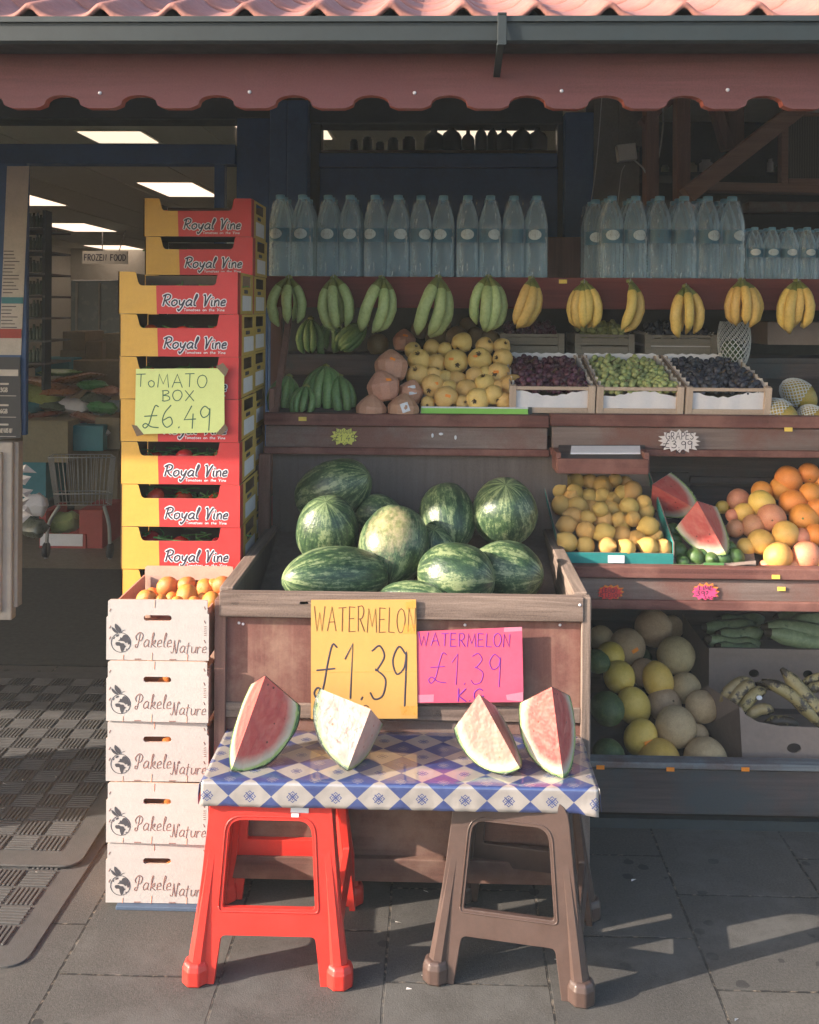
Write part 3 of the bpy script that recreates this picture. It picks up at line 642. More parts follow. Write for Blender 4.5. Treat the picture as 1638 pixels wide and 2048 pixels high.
# ---- open door leaf with notices, at the far left
dl = thing('door_leaf', 'open blue framed door leaf covered in paper notices at the far left', 'door', (XX(20, 4.3), 4.3, 0))
b = MB(); b.pbox(-60, 53, 326, 870, 4.36, .03); b.pbox(-60, -20, 326, 870, 4.34, .05); b.build('frame', 'blue paint', dl, True, bevel=.003)
P = Pl(W(0, 700, 4.355)); k = 4.355/F
def pp(x0, x1, y0, y1): return [(x0*k, (700-y1)*k), (x1*k, (700-y1)*k), (x1*k, (700-y0)*k), (x0*k, (700-y0)*k)]
b = MB(); b.plate([[(-2*k, -10*k), (43*k, -10*k), (57*k, 372*k), (12*k, 372*k)]], P, .002); b.build('notice', 'notice paper', dl, True)
b = MB(); b.plate([pp(3, 47, 593, 606)], Pl(P.o-Vector((0, .003, 0))), .002); b.build('notice_strip', 'notice teal', dl, True)
b = MB(); b.plate([pp(0, 44, 657, 676)], Pl(P.o-Vector((0, .003, 0))), .002); b.build('notice_strip', 'notice red', dl, True)
b = MB(); rr = random.Random(4)
for y in range(500, 655, 7):
    if 588 < y < 610: continue
    x = rr.uniform(6, 9)-(y-500)*.04
    b.ribbon([(x*k, (700-y)*k), ((x+rr.uniform(18, 34))*k, (700-y)*k)], P, .0035)
b.build('notice_print', 'ink', dl, True)
b = MB(); b.plate([[(-60*k, -186*k), (47*k, -176*k), (43*k, -14*k), (-60*k, -14*k)]], Pl(P.o-Vector((0, .012, 0))), .004); b.build('poster', 'poster black', dl, True)
b = MB(); Pp = Pl(P.o-Vector((0, .0125, 0)))
b.plate([pp(-60, 40, 739, 752)], Pp, 0)
for y, t, wd in ((784, '3GB', 14), (827, '6GB', 14), (866, 'ALwAyS ON', 24)):
    b.text(t.upper(), Pp, 4*k, (700-y)*k, wd*k, 8*k, .004); b.ribbon([(4*k, (716-y)*k), (20*k, (716-y)*k)], Pp, .008); b.ribbon([(4*k, (692-y)*k), (36*k, (692-y)*k)], Pp, .003)
b.build('poster_print', 'notice paper', dl, True)
lp = thing('display_cabinet', 'chipped white cabinet side at the lower left of the doorway', 'cabinet', (XX(0, 4.2), 4.3, 0))
b = MB(); b.pbox(-120, 24, 884, 1240, 4.2, .05); b.build('body', 'white paint', lp, True, bevel=.006)
b = MB(); b.pbox(26, 36, 884, 1215, 4.22, .05); b.pbox(-10, 2, 905, 1225, 4.185, .02); b.build('edge_trim', 'white paint', lp, True, bevel=.004)
# ---- the shop inside: shell, lit ceiling panels, goods
YB = 17.
b = MB(); b.box(-6.2, -6.1, 4.7, YB, 0, 2.62); b.box(3.2, 3.3, 4.7, YB, 0, 2.62); b.box(-6.2, 3.3, YB, YB+.1, 0, 2.62)
inn = thing('shop_interior', 'pale shop room walls seen through the open doorway', 'room', (0, 8, 0)); b.build('wall', 'interior wall', inn, True)
b = MB(); b.box(-6.2, 3.3, 4.7, YB, 2.6, 2.7)
for i in range(20): b.box(-6.1+i*.6, -6.08+i*.6, 4.7, YB, 2.594, 2.6)
b.build('ceiling', 'ceiling tile', inn, True)
b = MB(); b.box(-6.1, -.55, 4.71, 4.75, 2.5, 2.6); b.build('bulkhead', 'interior wall', inn, True)
for i, (X, Y) in enumerate(((.6, 6.9), (-.2, 8), (1.6, 8), (-.2, 12), (1.6, 12), (-5.7, 6.5), (-5.7, 8), (-5.7, 9.6), (.4, 10))):
    x = MB(); x.box(X, X+.6, Y, Y+1.2, 2.587, 2.593); x.build('fill_lamp', 'lamp panel', inn, True)  # panels out of view, added to brighten the shop
lights = [((862, 252), (1075, 252), .6), ((275, 366), (383, 366), .95), ((75, 447), (166, 447), 1.2), ((168, 491), (247, 491), 1.2), ((-30, 390), (56, 390), .9), ((155, 264), (280, 264), .37), ((452, 235), (560, 235), .45), ((560, 240), (640, 240), .6)]
lp0 = None
names = ['lit ceiling panel glowing behind the row of dark bottles', 'large lit ceiling panel above the stacked tomato boxes', 'lit ceiling panel left of the tomato boxes, above the door notices', 'distant lit ceiling panel over the FROZEN FOOD sign', 'lit ceiling panel half hidden by the notices at far left', 'lit ceiling panel seen through the doorway fanlight', 'lit ceiling panel at the right end of the doorway fanlight', 'lit ceiling panel at the left end of the bottle fanlight']
for i, (a, c, dp) in enumerate(lights):
    p, q = G(*a, 2.588), G(*c, 2.588); L = thing('ceiling_light', names[i], 'ceiling light', ((p.x+q.x)/2, p.y, 2.59), group='lit ceiling panels')
    hw = (q.x-p.x)/2; dp = min(dp, 1.2) if i else dp
    x = MB(); x.box(-hw, hw, 0, dp, -.004, .0); x.build('diffuser', 'lamp panel', L)
    x = MB(); x.box(-hw-.02, hw+.02, -.02, dp+.02, .001, .008); x.build('frame', 'ceiling tile', L)
for i, (X, Y) in enumerate(((-4.4, 8), (1.4, 8), (1.4, 12), (-4.4, 12), (-1.9, 5.9), (0.5, 5.8))):
    pass
# frozen-food sign, freezer, gondola shelf
fs = thing('hanging_sign', 'grey hanging sign reading FROZEN FOOD at the back of the shop', 'sign', W(210, 515, 13))
kx = 13/F; b = MB(); b.box(-46*kx, 46*kx, 0, .02, -13*kx, 13*kx); b.build('board', 'interior wall', fs)
b = MB(); b.text('FROZEN FOOD', Pl((0, -.002, 0)), -42*kx, -6*kx, 84*kx, 12*kx, .012, h=.002); b.build('sign_lettering', 'ink', fs)
b = MB(); b.tube([(-6*kx, .01, 13*kx), (-6*kx, .01, .42)], .006, 6); b.tube([(28*kx, .01, 13*kx), (45*kx, .01, .42)], .006, 6); b.build('hanger', 'steel', fs)
fz = thing('freezer_cabinet', 'tall grey glass freezer cabinet at the back of the shop', 'freezer', (XX(200, 12), 12, 0))
b = MB(); b.pbox(140, 250, 560, 900, 12, .8); b.build('body', 'freezer glass', fz, True, bevel=.02)
b = MB(); b.pbox(196, 199, 565, 900, 11.98, .02); b.pbox(150, 154, 565, 900, 11.98, .02); b.build('door_edge', 'steel', fz, True)
gd = thing('grocery_shelf', 'dark shelf unit of jars just inside the doorway, beside the notices', 'shelf unit', (XX(60, 7), 7, 0))
b = MB(); b.pbox(-200, 50, 400, 760, 7.5, .05); b.pbox(84, 90, 420, 780, 7.0, .12); b.build('frame', 'dark void', gd, True)
lv = [455, 500, 545, 590, 634, 680, 725]
b = MB()
for y in lv: b.pbox(-200, 90, y, y+4, 7.0, .5)
b.build('shelf_board', 'grey cap board', gd, True)
j0 = None; jm = 0
for y in lv:
    for px in range(40, 90, 7):
        p = W(px, y, 7.1); hh = rnd.uniform(.08, .12)
        if j0 is None:
            b = MB(); b.lathe([(.011, 0), (.0125, .05), (.0125, .75), (.008, .82), (.009, 1), (0, 1)], n=8); j0 = b.build('grocery_jar', 'jar')
            tag(j0, 'small jar on the dark shelf unit just inside the doorway', 'jar', 'jars on the shelf inside the doorway')
            o = j0
        else: o = dup(j0)
        o.location = p; o.scale = (1, 1, hh)
# ---- goods on the shop floor, trolley
def bag(name, px, py, wpx, hpx, Y, m, label, cat='snack bag', group='bags piled inside the shop', rz=0, seed=0):
    p = W(px, py, Y); k = Y/F; b = MB(); wx, hz = wpx*k/2, hpx*k/2; r = random.Random(seed)
    vs = []; nx, ny = 10, 6
    for sgn in (1, -1):
        for j in range(ny+1):
            for i in range(nx+1):
                u, v = i/nx*2-1, j/ny*2-1; e = max(0, (1-u**4)*(1-v**2))
                n = noise.noise((u*2.2+seed, v*2.2, sgn*3.))*.45
                vs.append((u*wx, v*wx*.7, sgn*hz*(e**.6)*(1+n)+noise.noise((u*3, v*3, seed))*hz*.25))
    m1 = (nx+1)*(ny+1); q = [(j*(nx+1)+i, j*(nx+1)+i+1, (j+1)*(nx+1)+i+1, (j+1)*(nx+1)+i) for j in range(ny) for i in range(nx)]
    b.add(vs, q+[tuple(m1+t for t in f[::-1]) for f in q], 0, True)
    o = b.build(name, m, loc=p); o.rotation_euler = (R(r.uniform(-15, 25)), R(r.uniform(-14, 14)), R(rz)); return tag(o, label, cat, group)
bags = [(95, 768, 110, 18, 'snack red', 'red snack bag lying on top of the indoor pile'), (80, 790, 95, 32, 'snack mixed', 'yellow and red patterned bag at left of the indoor pile'),
        (185, 770, 60, 20, 'snack mixed', 'striped bag at right of the indoor pile'), (150, 758, 110, 14, 'snack red', 'long dark red packet across the indoor pile'),
        (150, 812, 70, 26, 'label white', 'white crinkled bag in the middle of the indoor pile'), (190, 798, 55, 22, 'jar', 'dull grey bag behind the white crinkled one'),
        (80, 832, 90, 14, 'snack red', 'flat red packet above the brown indoor carton'), (180, 838, 80, 22, 'snack mixed', 'brown mixed bag in front of the indoor pile'),
        (62, 725, 50, 22, 'jar', 'dark bag near the door notices on the indoor pile'),
        (120, 782, 90, 20, 'snack red', 'dull red bag in the heart of the indoor pile'), (215, 782, 60, 18, 'snack mixed', 'small brown bag beside the tomato boxes indoors'), (110, 812, 70, 20, 'jar', 'dark flat bag left of the white crinkled one'), (205, 815, 60, 24, 'snack mixed', 'tan bag right of the white crinkled one'),
        (60, 812, 60, 22, 'notice teal', 'blue crinkled bag at the left end of the pile'), (160, 838, 50, 16, 'snack red', 'small red packet below the white crinkled bag'), (120, 745, 80, 14, 'snack mixed', 'yellow packet below the blue display carton'), (200, 858, 60, 22, 'label white', 'pale bag on the teal carton indoors'), (70, 1010, 50, 44, 'label white', 'white carrier bag hanging beside the cabinet'), (66, 1055, 55, 40, 'jar', 'dark carrier bag on the floor beside the cabinet')]
for i, (px, py, w_, h_, m, lb) in enumerate(bags): bag('snack_bag', px, py, w_, h_, 7.9-(py-720)/140*.35 if py < 900 else 6.2, m, lb, seed=i+1, rz=rnd.uniform(-20, 20))
def carton(name, x0, x1, y0, y1, Y, d, m, label, cat='carton', group=None):
    b = MB(); b.pbox(x0, x1, y0, y1, Y, d); b.pbox(x0+(x1-x0)*.02, x1-(x1-x0)*.02, y0-1, y0+.5, Y+.01, d-.02)
    o = b.build(name, m, bevel=.006); return tag(o, label, cat, group)
carton('carton', 45, 136, 842, 925, 7.3, .5, 'carton', 'large brown carton under the red packets inside the shop')
carton('carton', 136, 206, 852, 902, 7.4, .5, 'notice teal', 'dark teal and red carton beside the brown one inside')
carton('carton', 190, 245, 836, 898, 7.5, .4, 'carton', 'tall plain carton behind the tomato boxes indoors')
carton('carton', 70, 138, 718, 752, 8.3, .4, 'notice teal', 'blue display carton at the top of the indoor pile')
carton('carton', 125, 170, 664, 700, 8.6, .5, 'carton', 'upper left small carton of the far indoor stack', group='far stacked cartons')
carton('carton', 172, 204, 684, 720, 8.6, .5, 'carton', 'middle small carton of the far indoor stack', group='far stacked cartons')
carton('carton', 120, 170, 701, 752, 8.6, .5, 'carton', 'lower left carton of the far indoor stack', group='far stacked cartons')
carton('carton', 140, 250, 722, 800, 8.4, .6, 'carton', 'wide lowest carton of the far indoor stack', group='far stacked cartons')
carton('carton', 206, 250, 668, 720, 8.7, .5, 'carton', 'tall right carton of the far indoor stack', group='far stacked cartons')
carton('carton', 40, 92, 925, 1000, 7.3, .5, 'notice teal', 'dark blue carton behind the trolley on the left')
carton('carton', 40, 100, 1001, 1075, 7.3, .5, 'teal dark', 'black carton on the floor behind the white paper scraps')
carton('carton', 120, 235, 900, 1010, 7.7, .5, 'carton', 'pale brown carton standing behind the trolley basket')
rb = thing('red_carton', 'red carton of leafy greens with a white label under the trolley', 'carton', (XX(130, 6.85), 6.9, 0))
b = MB(); b.pbox(78, 172, 1068, 1106, 6.85, .02); b.pbox(78, 92, 1025, 1068, 6.855, .4); b.pbox(158, 205, 1020, 1100, 6.86, .4); b.pbox(92, 158, 1020, 1098, 7.25, .02); b.build('body', 'notice red', rb, True, bevel=.004)
b = MB(); b.pbox(80, 165, 1068, 1092, 6.845, .004); b.build('paper_label', 'label white', rb, True)
bag('salad_bag', 128, 1045, 70, 40, 7.0, 'grape green', 'leafy yellow green bag inside the red carton', 'bag', None, seed=31)
for i, (px, py) in enumerate(((44, 960), (48, 985), (43, 1005), (52, 1020), (42, 1037), (50, 940))):
    b = MB(); r = random.Random(i); b.add([(r.uniform(-1, 1)*.03+dx, r.uniform(-.02, .02), r.uniform(-1, 1)*.01+dz) for dx, dz in ((-.03, -.02), (.03, -.024), (.034, .02), (-.03, .026))]+[(0, -.02, 0)], [(0, 1, 4), (1, 2, 4), (2, 3, 4), (3, 0, 4)])
    tag(b.build('paper_scrap', 'label white', loc=W(px, py, 5.2)), f'white torn receipt hanging beside the cabinet, {["upper", "middle", "lower", "right low", "lowest", "topmost"][i]} one', 'paper', 'receipts beside the cabinet')
tr = thing('shopping_trolley', 'wire shopping trolley parked inside the doorway', 'trolley', (XX(160, 6.7), 6.7, 0))
b = MB(); Y0, Y1 = 6.55, 7.2
def q4(py, i): 
    t = (py-915)/(1010-915); return [W(96+t*14, py, Y0), W(231-t*8, py, Y0), W(222-t*12, py-6, Y1), W(106+t*14, py-6, Y1)]
for py in (915, 935, 962, 988, 1010):
    c = q4(py, 0)
    if py in (915, 988): b.tube(c+[c[0]], .004, 5)
    elif py == 1010: b.tube(c+[c[0]], .003, 5)
for i in range(15):
    t = i/14; a, c = q4(915, 0), q4(1010, 0)
    b.tube([a[0].lerp(a[1], t), c[0].lerp(c[1], t)], .0022, 4)
    b.tube([a[3].lerp(a[2], t), c[3].lerp(c[2], t)], .0022, 4)
    if i % 2 == 0: b.tube([a[0].lerp(a[3], t), c[0].lerp(c[3], t)], .0022, 4); b.tube([a[1].lerp(a[2], t), c[1].lerp(c[2], t)], .0022, 4)
b.build('basket', 'steel', tr, True)
for sx, (x0, y0, x1, y1) in enumerate(((118, 1012, 92, 1118), (208, 1012, 220, 1118))):
    b = MB(); b.tube(crom([W(x0, y0, Y0+.02), W((x0+x1)/2+(-8 if sx == 0 else 4), (y0+y1)/2-14, Y0+.02), W(x1, y1, Y0+.02)], 5), .012, 8); b.build('leg', 'steel', tr, True)
    c = W(x1, y1, Y0+.02); c.z = .062; b = MB(); b.lathe([(.02, -.012), (.048, -.012), (.048, .012), (.02, .012)], c, 14, T=Matrix.Rotation(PI/2, 3, 'Y')); b.build('castor', 'poster black', tr, True)
# ---- door mats with a basket-weave of ribs
def mat(name, x0, x1, y0, y1, z, label, yaw=0, cut=.04):
    t = thing(name, label, 'door mat', (x1, y0, z), (0, 0, yaw), 'rubber door mats'); wx, wy = x1-x0, y1-y0
    r = .05; out = [(-wx, 0)]+[(-r+math.sin(a)*r, r-math.cos(a)*r) for a in [i*PI/12 for i in range(7)]]+[(0, wy), (-wx, wy)]
    P = Pl((0, 0, .006), (1, 0, 0), (0, 1, 0)); b = MB(); b.plate([out], P, .006); b.build('base', 'rubber', t, bevel=.003)
    b = MB(); c = .088; m = .075; ni, nj = int((wx-m)/c), int((wy-2*m)/c)
    for i in range(ni):
        for j in range(nj):
            X, Y = -m-(i+1)*c, m+j*c
            for q in range(6):
                o = .006+q*.0133
                if (i+j) % 2: b.box(X+.004, X+c-.004, Y+o, Y+o+.0088, .0055, .0105)
                else: b.box(X+o, X+o+.0088, Y+.004, Y+c-.004, .0055, .0105)
    b.build('rib_pattern', 'rubber', t, bevel=.0018); return t
mat('door_mat', -2.45, -1.005, 2.50, 4.05, .0, 'lower black ribbed rubber mat, nearest the camera', R(-1))
mat('door_mat', -2.5, -1.02, 2.935, 4.5, .0125, 'upper black ribbed rubber mat lying over the nearer one', R(.5))
b = MB()
for i in range(34):
    r = random.Random(i+5); x, y = (r.uniform(-2, 1.6), r.uniform(2.2, 3.1)) if i > 14 else (r.uniform(-2, -1.1), r.uniform(2.9, 3.6)); z = .0245 if (x < -1.02 and y > 2.93) else .0125 if (x < -1.0 and y > 2.5) else .0015
    a = r.uniform(0, PI); s = r.uniform(.003, .010); w_ = r.uniform(.001, .003); d, e = Vector((math.cos(a), math.sin(a), 0)), Vector((-math.sin(a), math.cos(a), 0)); c = Vector((x, y, z))
    b.add([c-d*s-e*w_, c+d*s-e*w_*.5, c+d*s*.8+e*w_, c-d*s*.7+e*w_+Vector((0, 0, .004))], [(0, 1, 2), (0, 2, 3)])
tag(b.build('ground_litter', 'litter white'), 'tiny pale scraps of litter scattered over paving and mats', 'litter', kind='stuff')
# unseen box added at left to cast the dark band over the mats
bn = thing('shadow_caster', 'unseen stand-in box added to cast the dark band over the mats', 'shadow caster', (-2.75, 2.93, 0))
b = MB(); b.box(-.2, .2, -.22, .22, 0, 1.0); b.build('body', 'caster grey', bn, bevel=.03, seg=3)
b = MB(); b.box(-.22, .22, -.24, .24, 1.001, 1.06); b.build('lid', 'poster black', bn, bevel=.02, seg=3)
# ---- fruit stand: three tiers of stained boards
std = thing('fruit_stand', 'tall tiered wooden fruit stand of stained shelf boards against the shop front', 'display stand', (.3, 4, 0))
def sp(name, m, rects, bevel=.004, extra=None):
    b = MB()
    for r in rects: b.pbox(*r)
    if extra: extra(b)
    return b.build(name, m, std, True, bevel=bevel)
def slope(b, x0, x1, Ya, za, Yb, zb, t=.02, mi=0):
    b.add([(x0, Ya, za), (x1, Ya, za), (x1, Yb, zb), (x0, Yb, zb), (x0, Ya, za-t), (x1, Ya, za-t), (x1, Yb, zb-t), (x0, Yb, zb-t)], [(0, 1, 2, 3), (7, 6, 5, 4), (0, 4, 5, 1), (1, 5, 6, 2), (2, 6, 7, 3), (3, 7, 4, 0)], mi)
XR = 2.6
xr = 877+XR*F/3.4
# top tier that carries the bottles and hides the banana hooks
sp('top_front_board', 'red stain', [(527, 2400, 557, 620, 3.92, .025)])
zt = ZZ(556, 3.92); b = MB(); b.box(XX(527, 3.92), XR, 3.925, 4.5, zt-.022, zt-.002); b.build('top_shelf', 'red stain', std, True, bevel=.002)
sp('back_ledge', 'brown timber', [(1095, 1186, 474, 556, 4.3, .1), (1186, 2400, 474, 556, 4.32, .08)])
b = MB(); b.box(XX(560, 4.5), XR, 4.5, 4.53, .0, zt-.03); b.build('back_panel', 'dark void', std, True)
# first tier
Z1 = ZZ(833, 3.62)
sp('shelf_front', 'stained shelf', [(527, 1099, 829, 853, 3.595, .05), (527, 1099, 897, 911, 3.595, .04)])
sp('shelf_front', 'worn shelf', [(531, 1095, 853.5, 896.5, 3.61, .02)])
sp('shelf_front', 'stained shelf', [(1101, 2300, 834, 858, 3.585, .05), (1101, 2300, 903, 917, 3.585, .04)])
sp('shelf_front', 'worn shelf', [(1104, 2300, 858.5, 902.5, 3.6, .02)])
b = MB(); slope(b, XX(535, 3.62), XR, 3.64, Z1+.0, 4.14, Z1+.11); b.build('sloping_shelf', 'dark board', std, True)
Z2 = Z1+.19
b = MB(); b.box(XX(560, 4.15), XR, 4.15, 4.5, Z2-.02, Z2); b.box(XX(560, 4.15), XR, 4.145, 4.165, Z1+.09, Z2-.021); b.build('rear_step', 'dark board', std, True)
b = MB(); a1, a2 = W(572, 660, 3.95), W(604, 835, 3.64); b.bar(W(578, 640, 3.96), W(549, 835, 3.63), .02, .03); b.box(XX(545, 3.64)-.01, XX(545, 3.64)+.008, 3.64, 4.5, Z1-.1, Z1+.09); b.build('end_board', 'brown timber', std, True)
b = MB(); b.box(XX(548, 3.9)-.02, XX(548, 3.9)+.02, 3.95, 3.99, 0, zt-.03); b.build('upright', 'brown timber', std, True)
# lemon tier
YL = 3.38+DL; ZL = ZZ(1150, YL+.02)
sp('shelf_front', 'stained shelf', [(1137, 2300, 1140, 1163, YL, .05), (1137, 2300, 1207, 1226, YL, .04)])
sp('shelf_front', 'worn shelf', [(1137, 2300, 1163.5, 1206.5, YL+.012, .02)])
b = MB(); slope(b, .41, XR, YL+.05, ZL-.005, 3.88, ZL+.20); b.box(.41, XR, 3.88, 3.9, ZL-.1, Z1-.1); b.build('sloping_shelf', 'dark board', std, True)
sp('back_rail', 'dark board', [(1380, 1600, 955, 968, 3.84, .02), (1290, 1380, 945, 985, 3.86, .02)])
# bottom tier
YD = 3.25; ZD = ZZ(1536, YD)
sp('base_board', 'dark board', [(1150, 2300, 1546, 1636, YD, .03)])
sp('cap_board', 'grey cap board', [(1150, 2300, 1533, 1546, YD-.012, .055)])
b = MB(); b.box(XX(1150, 3.3), XR, YD+.03, 3.5, .0, .03); slope(b, XX(1150, 3.3), XR, YD+.05, ZD-.09, 4.1, ZD+.22); b.box(XX(1150, 3.3), XR, 4.1, 4.12, 0, ZL-.05); b.build('bottom_tray', 'dark board', std, True)
b = MB(); b.box(.39, XR, YD+.005, YD+.03, 0, .03); b.build('plinth', 'teal dark', std, True)
# price tags on the shelf edges
for px, py, Y, m in ((605, 838, 3.593, 'sticker yellow'), (1577, 859, 3.583, 'sticker yellow'), (1126, 563, 3.918, 'sticker yellow'), (1552, 1154, YL-.002, 'sticker yellow'), (1563, 1178, YL+.008, 'sticker yellow'), (1201, 1535, 3.236, 'sticker orange'), (1341, 1539, 3.236, 'sticker orange'), (1491, 1539, 3.236, 'sticker orange')):
    b = MB(); b.pbox(px-8, px+8, py-4, py+4, Y-.001, .002); b.build('price_sticker', m, std, True)
for px, py in ((865, 871), (882, 868), (911, 875)):
    b = MB(); p = W(px, py, 3.607); b.lathe([(.008, 0), (.007, .001), (0, .0012)], p, 12, T=Matrix.Rotation(PI/2, 3, 'X'), fn=lambda v: Vector((v.x*.55 if px != 882 else v.x, v.y if px != 882 else v.y*.6, v.z))); b.build('fruit_sticker', 'label white', std, True)
# small tray of paper bags hung on the first tier
bx_ = thing('bag_tray', 'small dark wooden tray holding white paper bags under the grapes shelf', 'tray', W(1205, 945, 3.47))
b = MB(); b.pbox(1115, 1297, 918, 948, 3.45, .012); b.pbox(1112, 1122, 905, 946, 3.462, .125); b.pbox(1288, 1299, 905, 946, 3.462, .125); b.build('box', 'stained shelf', bx_, True, bevel=.002)
b = MB(); a = [W(1117, 890, 3.59), W(1290, 890, 3.59), W(1290, 919, 3.465), W(1117, 919, 3.465)]; b.add(a+[v+Vector((0, 0, -.01)) for v in a], [(3, 2, 1, 0), (4, 5, 6, 7), (0, 1, 5, 4), (2, 3, 7, 6)]); b.build('back_board', 'dark board', bx_, True)
a = [W(1143, 895, 3.562), W(1280, 895, 3.562), W(1281, 909, 3.50), W(1141, 909, 3.50)]; b = MB()
b.add([v+Vector((0, 0, .006)) for v in a]+[v+Vector((0, 0, .001)) for v in a], [(3, 2, 1, 0), (4, 5, 6, 7), (0, 1, 5, 4), (2, 3, 7, 6), (1, 2, 6, 5), (3, 0, 4, 7)]); tag(b.build('paper_bag', 'label white'), 'flat white paper bags lying in the small dark tray', 'paper bag')
def round_poly(pts, rad, k=5):
    out = []; n = len(pts); rad = rad if isinstance(rad, (list, tuple)) else [rad]*n
    for i in range(n):
        p = Vector(pts[i]); a = Vector(pts[i-1])-p; c = Vector(pts[(i+1) % n])-p; r = min(rad[i], a.length*.49, c.length*.49)
        if r < 1e-5: out.append(tuple(p)); continue
        s, e = p+a.normalized()*r, p+c.normalized()*r
        out += [tuple(s*(1-t)**2+p*2*t*(1-t)+e*t*t) for t in [j/k for j in range(k+1)]]
    return out
# ---------------------------------------------------------------- watermelon display crate
YC = 2.78; cx0, cx1 = XX(441, YC), XX(1179, YC); zr = ZZ(1189, YC); zb = ZZ(1766, YC)
wc = thing('watermelon_crate', 'large weathered plywood display crate heaped with whole watermelons', 'crate', (-.1, 2.8, 0))
def cp(name, m, fn, bevel=.003):
    b = MB(); fn(b); return b.build(name, m, wc, True, bevel=bevel)
cp('front_rim', 'weathered wood', lambda b: b.pbox(438, 1168, 1190, 1239, YC, .03))
cp('front_panel', 'stained plywood', lambda b: b.pbox(450, 1162, 1239, 1414, YC+.022, .012))
cp('lower_rail', 'weathered wood', lambda b: b.pbox(450, 1162, 1411, 1441, YC+.014, .02))
cp('lower_rail', 'worn shelf', lambda b: b.pbox(450, 1162, 1441, 1490, YC+.024, .02))
cp('lower_panel', 'dark plywood', lambda b: b.pbox(450, 1162, 1490, 1722, YC+.04, .012))
cp('foot_rail', 'dark plywood', lambda b: b.pbox(450, 1162, 1719, 1765, YC+.02, .03))
cp('post', 'weathered wood up', lambda b: b.pbox(1162, 1181, 1195, 1772, YC+.004, .045))
cp('post', 'brown timber', lambda b: b.pbox(427, 450, 1200, 1775, YC+.008, .045))
def side(b, x, sg):
    b.box(x, x+sg*.018, YC+.05, 3.62, .12, zr-.012) if sg > 0 else b.box(x-.018, x, YC+.05, 3.62, .12, zr-.012)
cp('side_panel', 'hardboard', lambda b: side(b, cx0+.028, -1)); cp('side_panel', 'weathered wood deep', lambda b: side(b, cx1-.028, 1))
cp('side_rim', 'weathered wood deep', lambda b: b.box(cx0-.004, cx0+.034, YC+.03, 3.62, zr-.011, zr+.004)); cp('side_rim', 'weathered wood deep', lambda b: b.box(cx1-.034, cx1+.004, YC+.03, 3.62, zr-.011, zr+.004))
cp('back_board', 'hardboard', lambda b: b.box(cx0+.01, cx1+.05, 3.625, 3.635, .1, Z1-.13), 0)
cp('base', 'hardboard', lambda b: slope(b, cx0+.03, cx1-.03, YC+.04, zr-.25, 3.62, zr-.02), 0)
cp('brace', 'brown timber', lambda b: b.box(cx0-.03, cx0+.01, 3.56, 3.6, .0, Z1-.13))
for px, py in ((478, 1246), (486, 1248), (1160, 1210), (463, 1412), (1120, 1250), (930, 1250)):
    b = MB(); b.lathe([(.004, 0), (.0035, .001), (0, .0015)], n=8, T=Matrix.Rotation(PI/2, 3, 'X')); b.build('nail', 'screw metal', wc, loc=W(px, py, YC+(.022 if py > 1240 else 0))-Vector(wc.location))
b = MB(); b.plate([round_poly([(-.011, -.004), (.009, -.006), (.012, .003), (-.008, .007)], .003)], Pl(W(874, 1427, YC+.014)), .001); b.build('torn_tape', 'label white', wc, True)
for px, py, s in ((470, 1207, 9), (608, 1206, 10)):
    b = MB(); b.plate([[(-s*.0012, -.004), (s*.0012, -.003), (s*.001, .004), (-s*.0011, .003)]], Pl(W(px, py, YC)), .001); b.build('torn_tape', 'label white', wc, True)
# ---------------------------------------------------------------- trestle board, oilcloth, stools
TZ = .452; ty0, ty1 = 2.485, 2.80; tx0, tx1 = -.566, .390
b = MB(); b.box(tx0+.012, tx1-.012, ty0+.014, ty1-.005, TZ+.0, TZ+.018); tag(b.build('table_board', 'brown timber flat', bevel=.003), 'wooden board laid across two plastic stools under the oilcloth', 'table board')
b = MB(); b.uv = []; nx = 120; p_, h_ = .1038, .094; prof = []
for i in range(14): prof.append((ty1-.002-(ty1-ty0-.008)*i/13, TZ+.0215, 0))
for i in range(1, 4): a = i/3*PI/2; prof.append((ty0+.006-math.sin(a)*.006, TZ+.0155+math.cos(a)*.006, 1))
for i in range(1, 7): prof.append((ty0, TZ+.0155-.0515*i/6, 2))
prof.append((ty0+.012, TZ-.039, 2))
arc = 0; L0 = None; vs = []; last = None; dmid = None
arcs = []
for q in prof:
    if last: arc += math.hypot(q[0]-last[0], q[1]-last[1])
    arcs.append(arc); last = q
amid = arcs[16]+.026; xc = XX(764, ty0)
for j, (y, z, k) in enumerate(prof):
    for i in range(nx+1):
        t = i/nx; ed = .010*max(0, 1-abs(j-16)/3)
        x = tx0+(tx1-tx0)*t; yy, zz = y, z
        if k == 2:
            dd = (TZ+.0155-z)/.0515; yy += -.003*dd*(1+noise.noise((x*9, 3, 0)))+dd*.0025*noise.noise((x*34, z*50, 7)); zz += .0010*noise.noise((x*14, 0, 2))*dd
            if x > tx1-.05: zz -= .005*dd*((x-tx1+.05)/.05); yy -= .008*dd*((x-tx1+.05)/.05)*(1+noise.noise((x*60, z*30, 1)))
        elif k == 0: zz += .0008*(1+noise.noise((x*8, y*8, 4)))
        vs.append((x+noise.noise((y*12, z*12, i))*0, yy, zz)); b.uv.append(((x-xc)/p_+.5, (arcs[j]-amid)/h_))
m = nx+1; b.add(vs, [(j*m+i, (j+1)*m+i, (j+1)*m+i+1, j*m+i+1) for j in range(len(prof)-1) for i in range(nx)], 0, True)
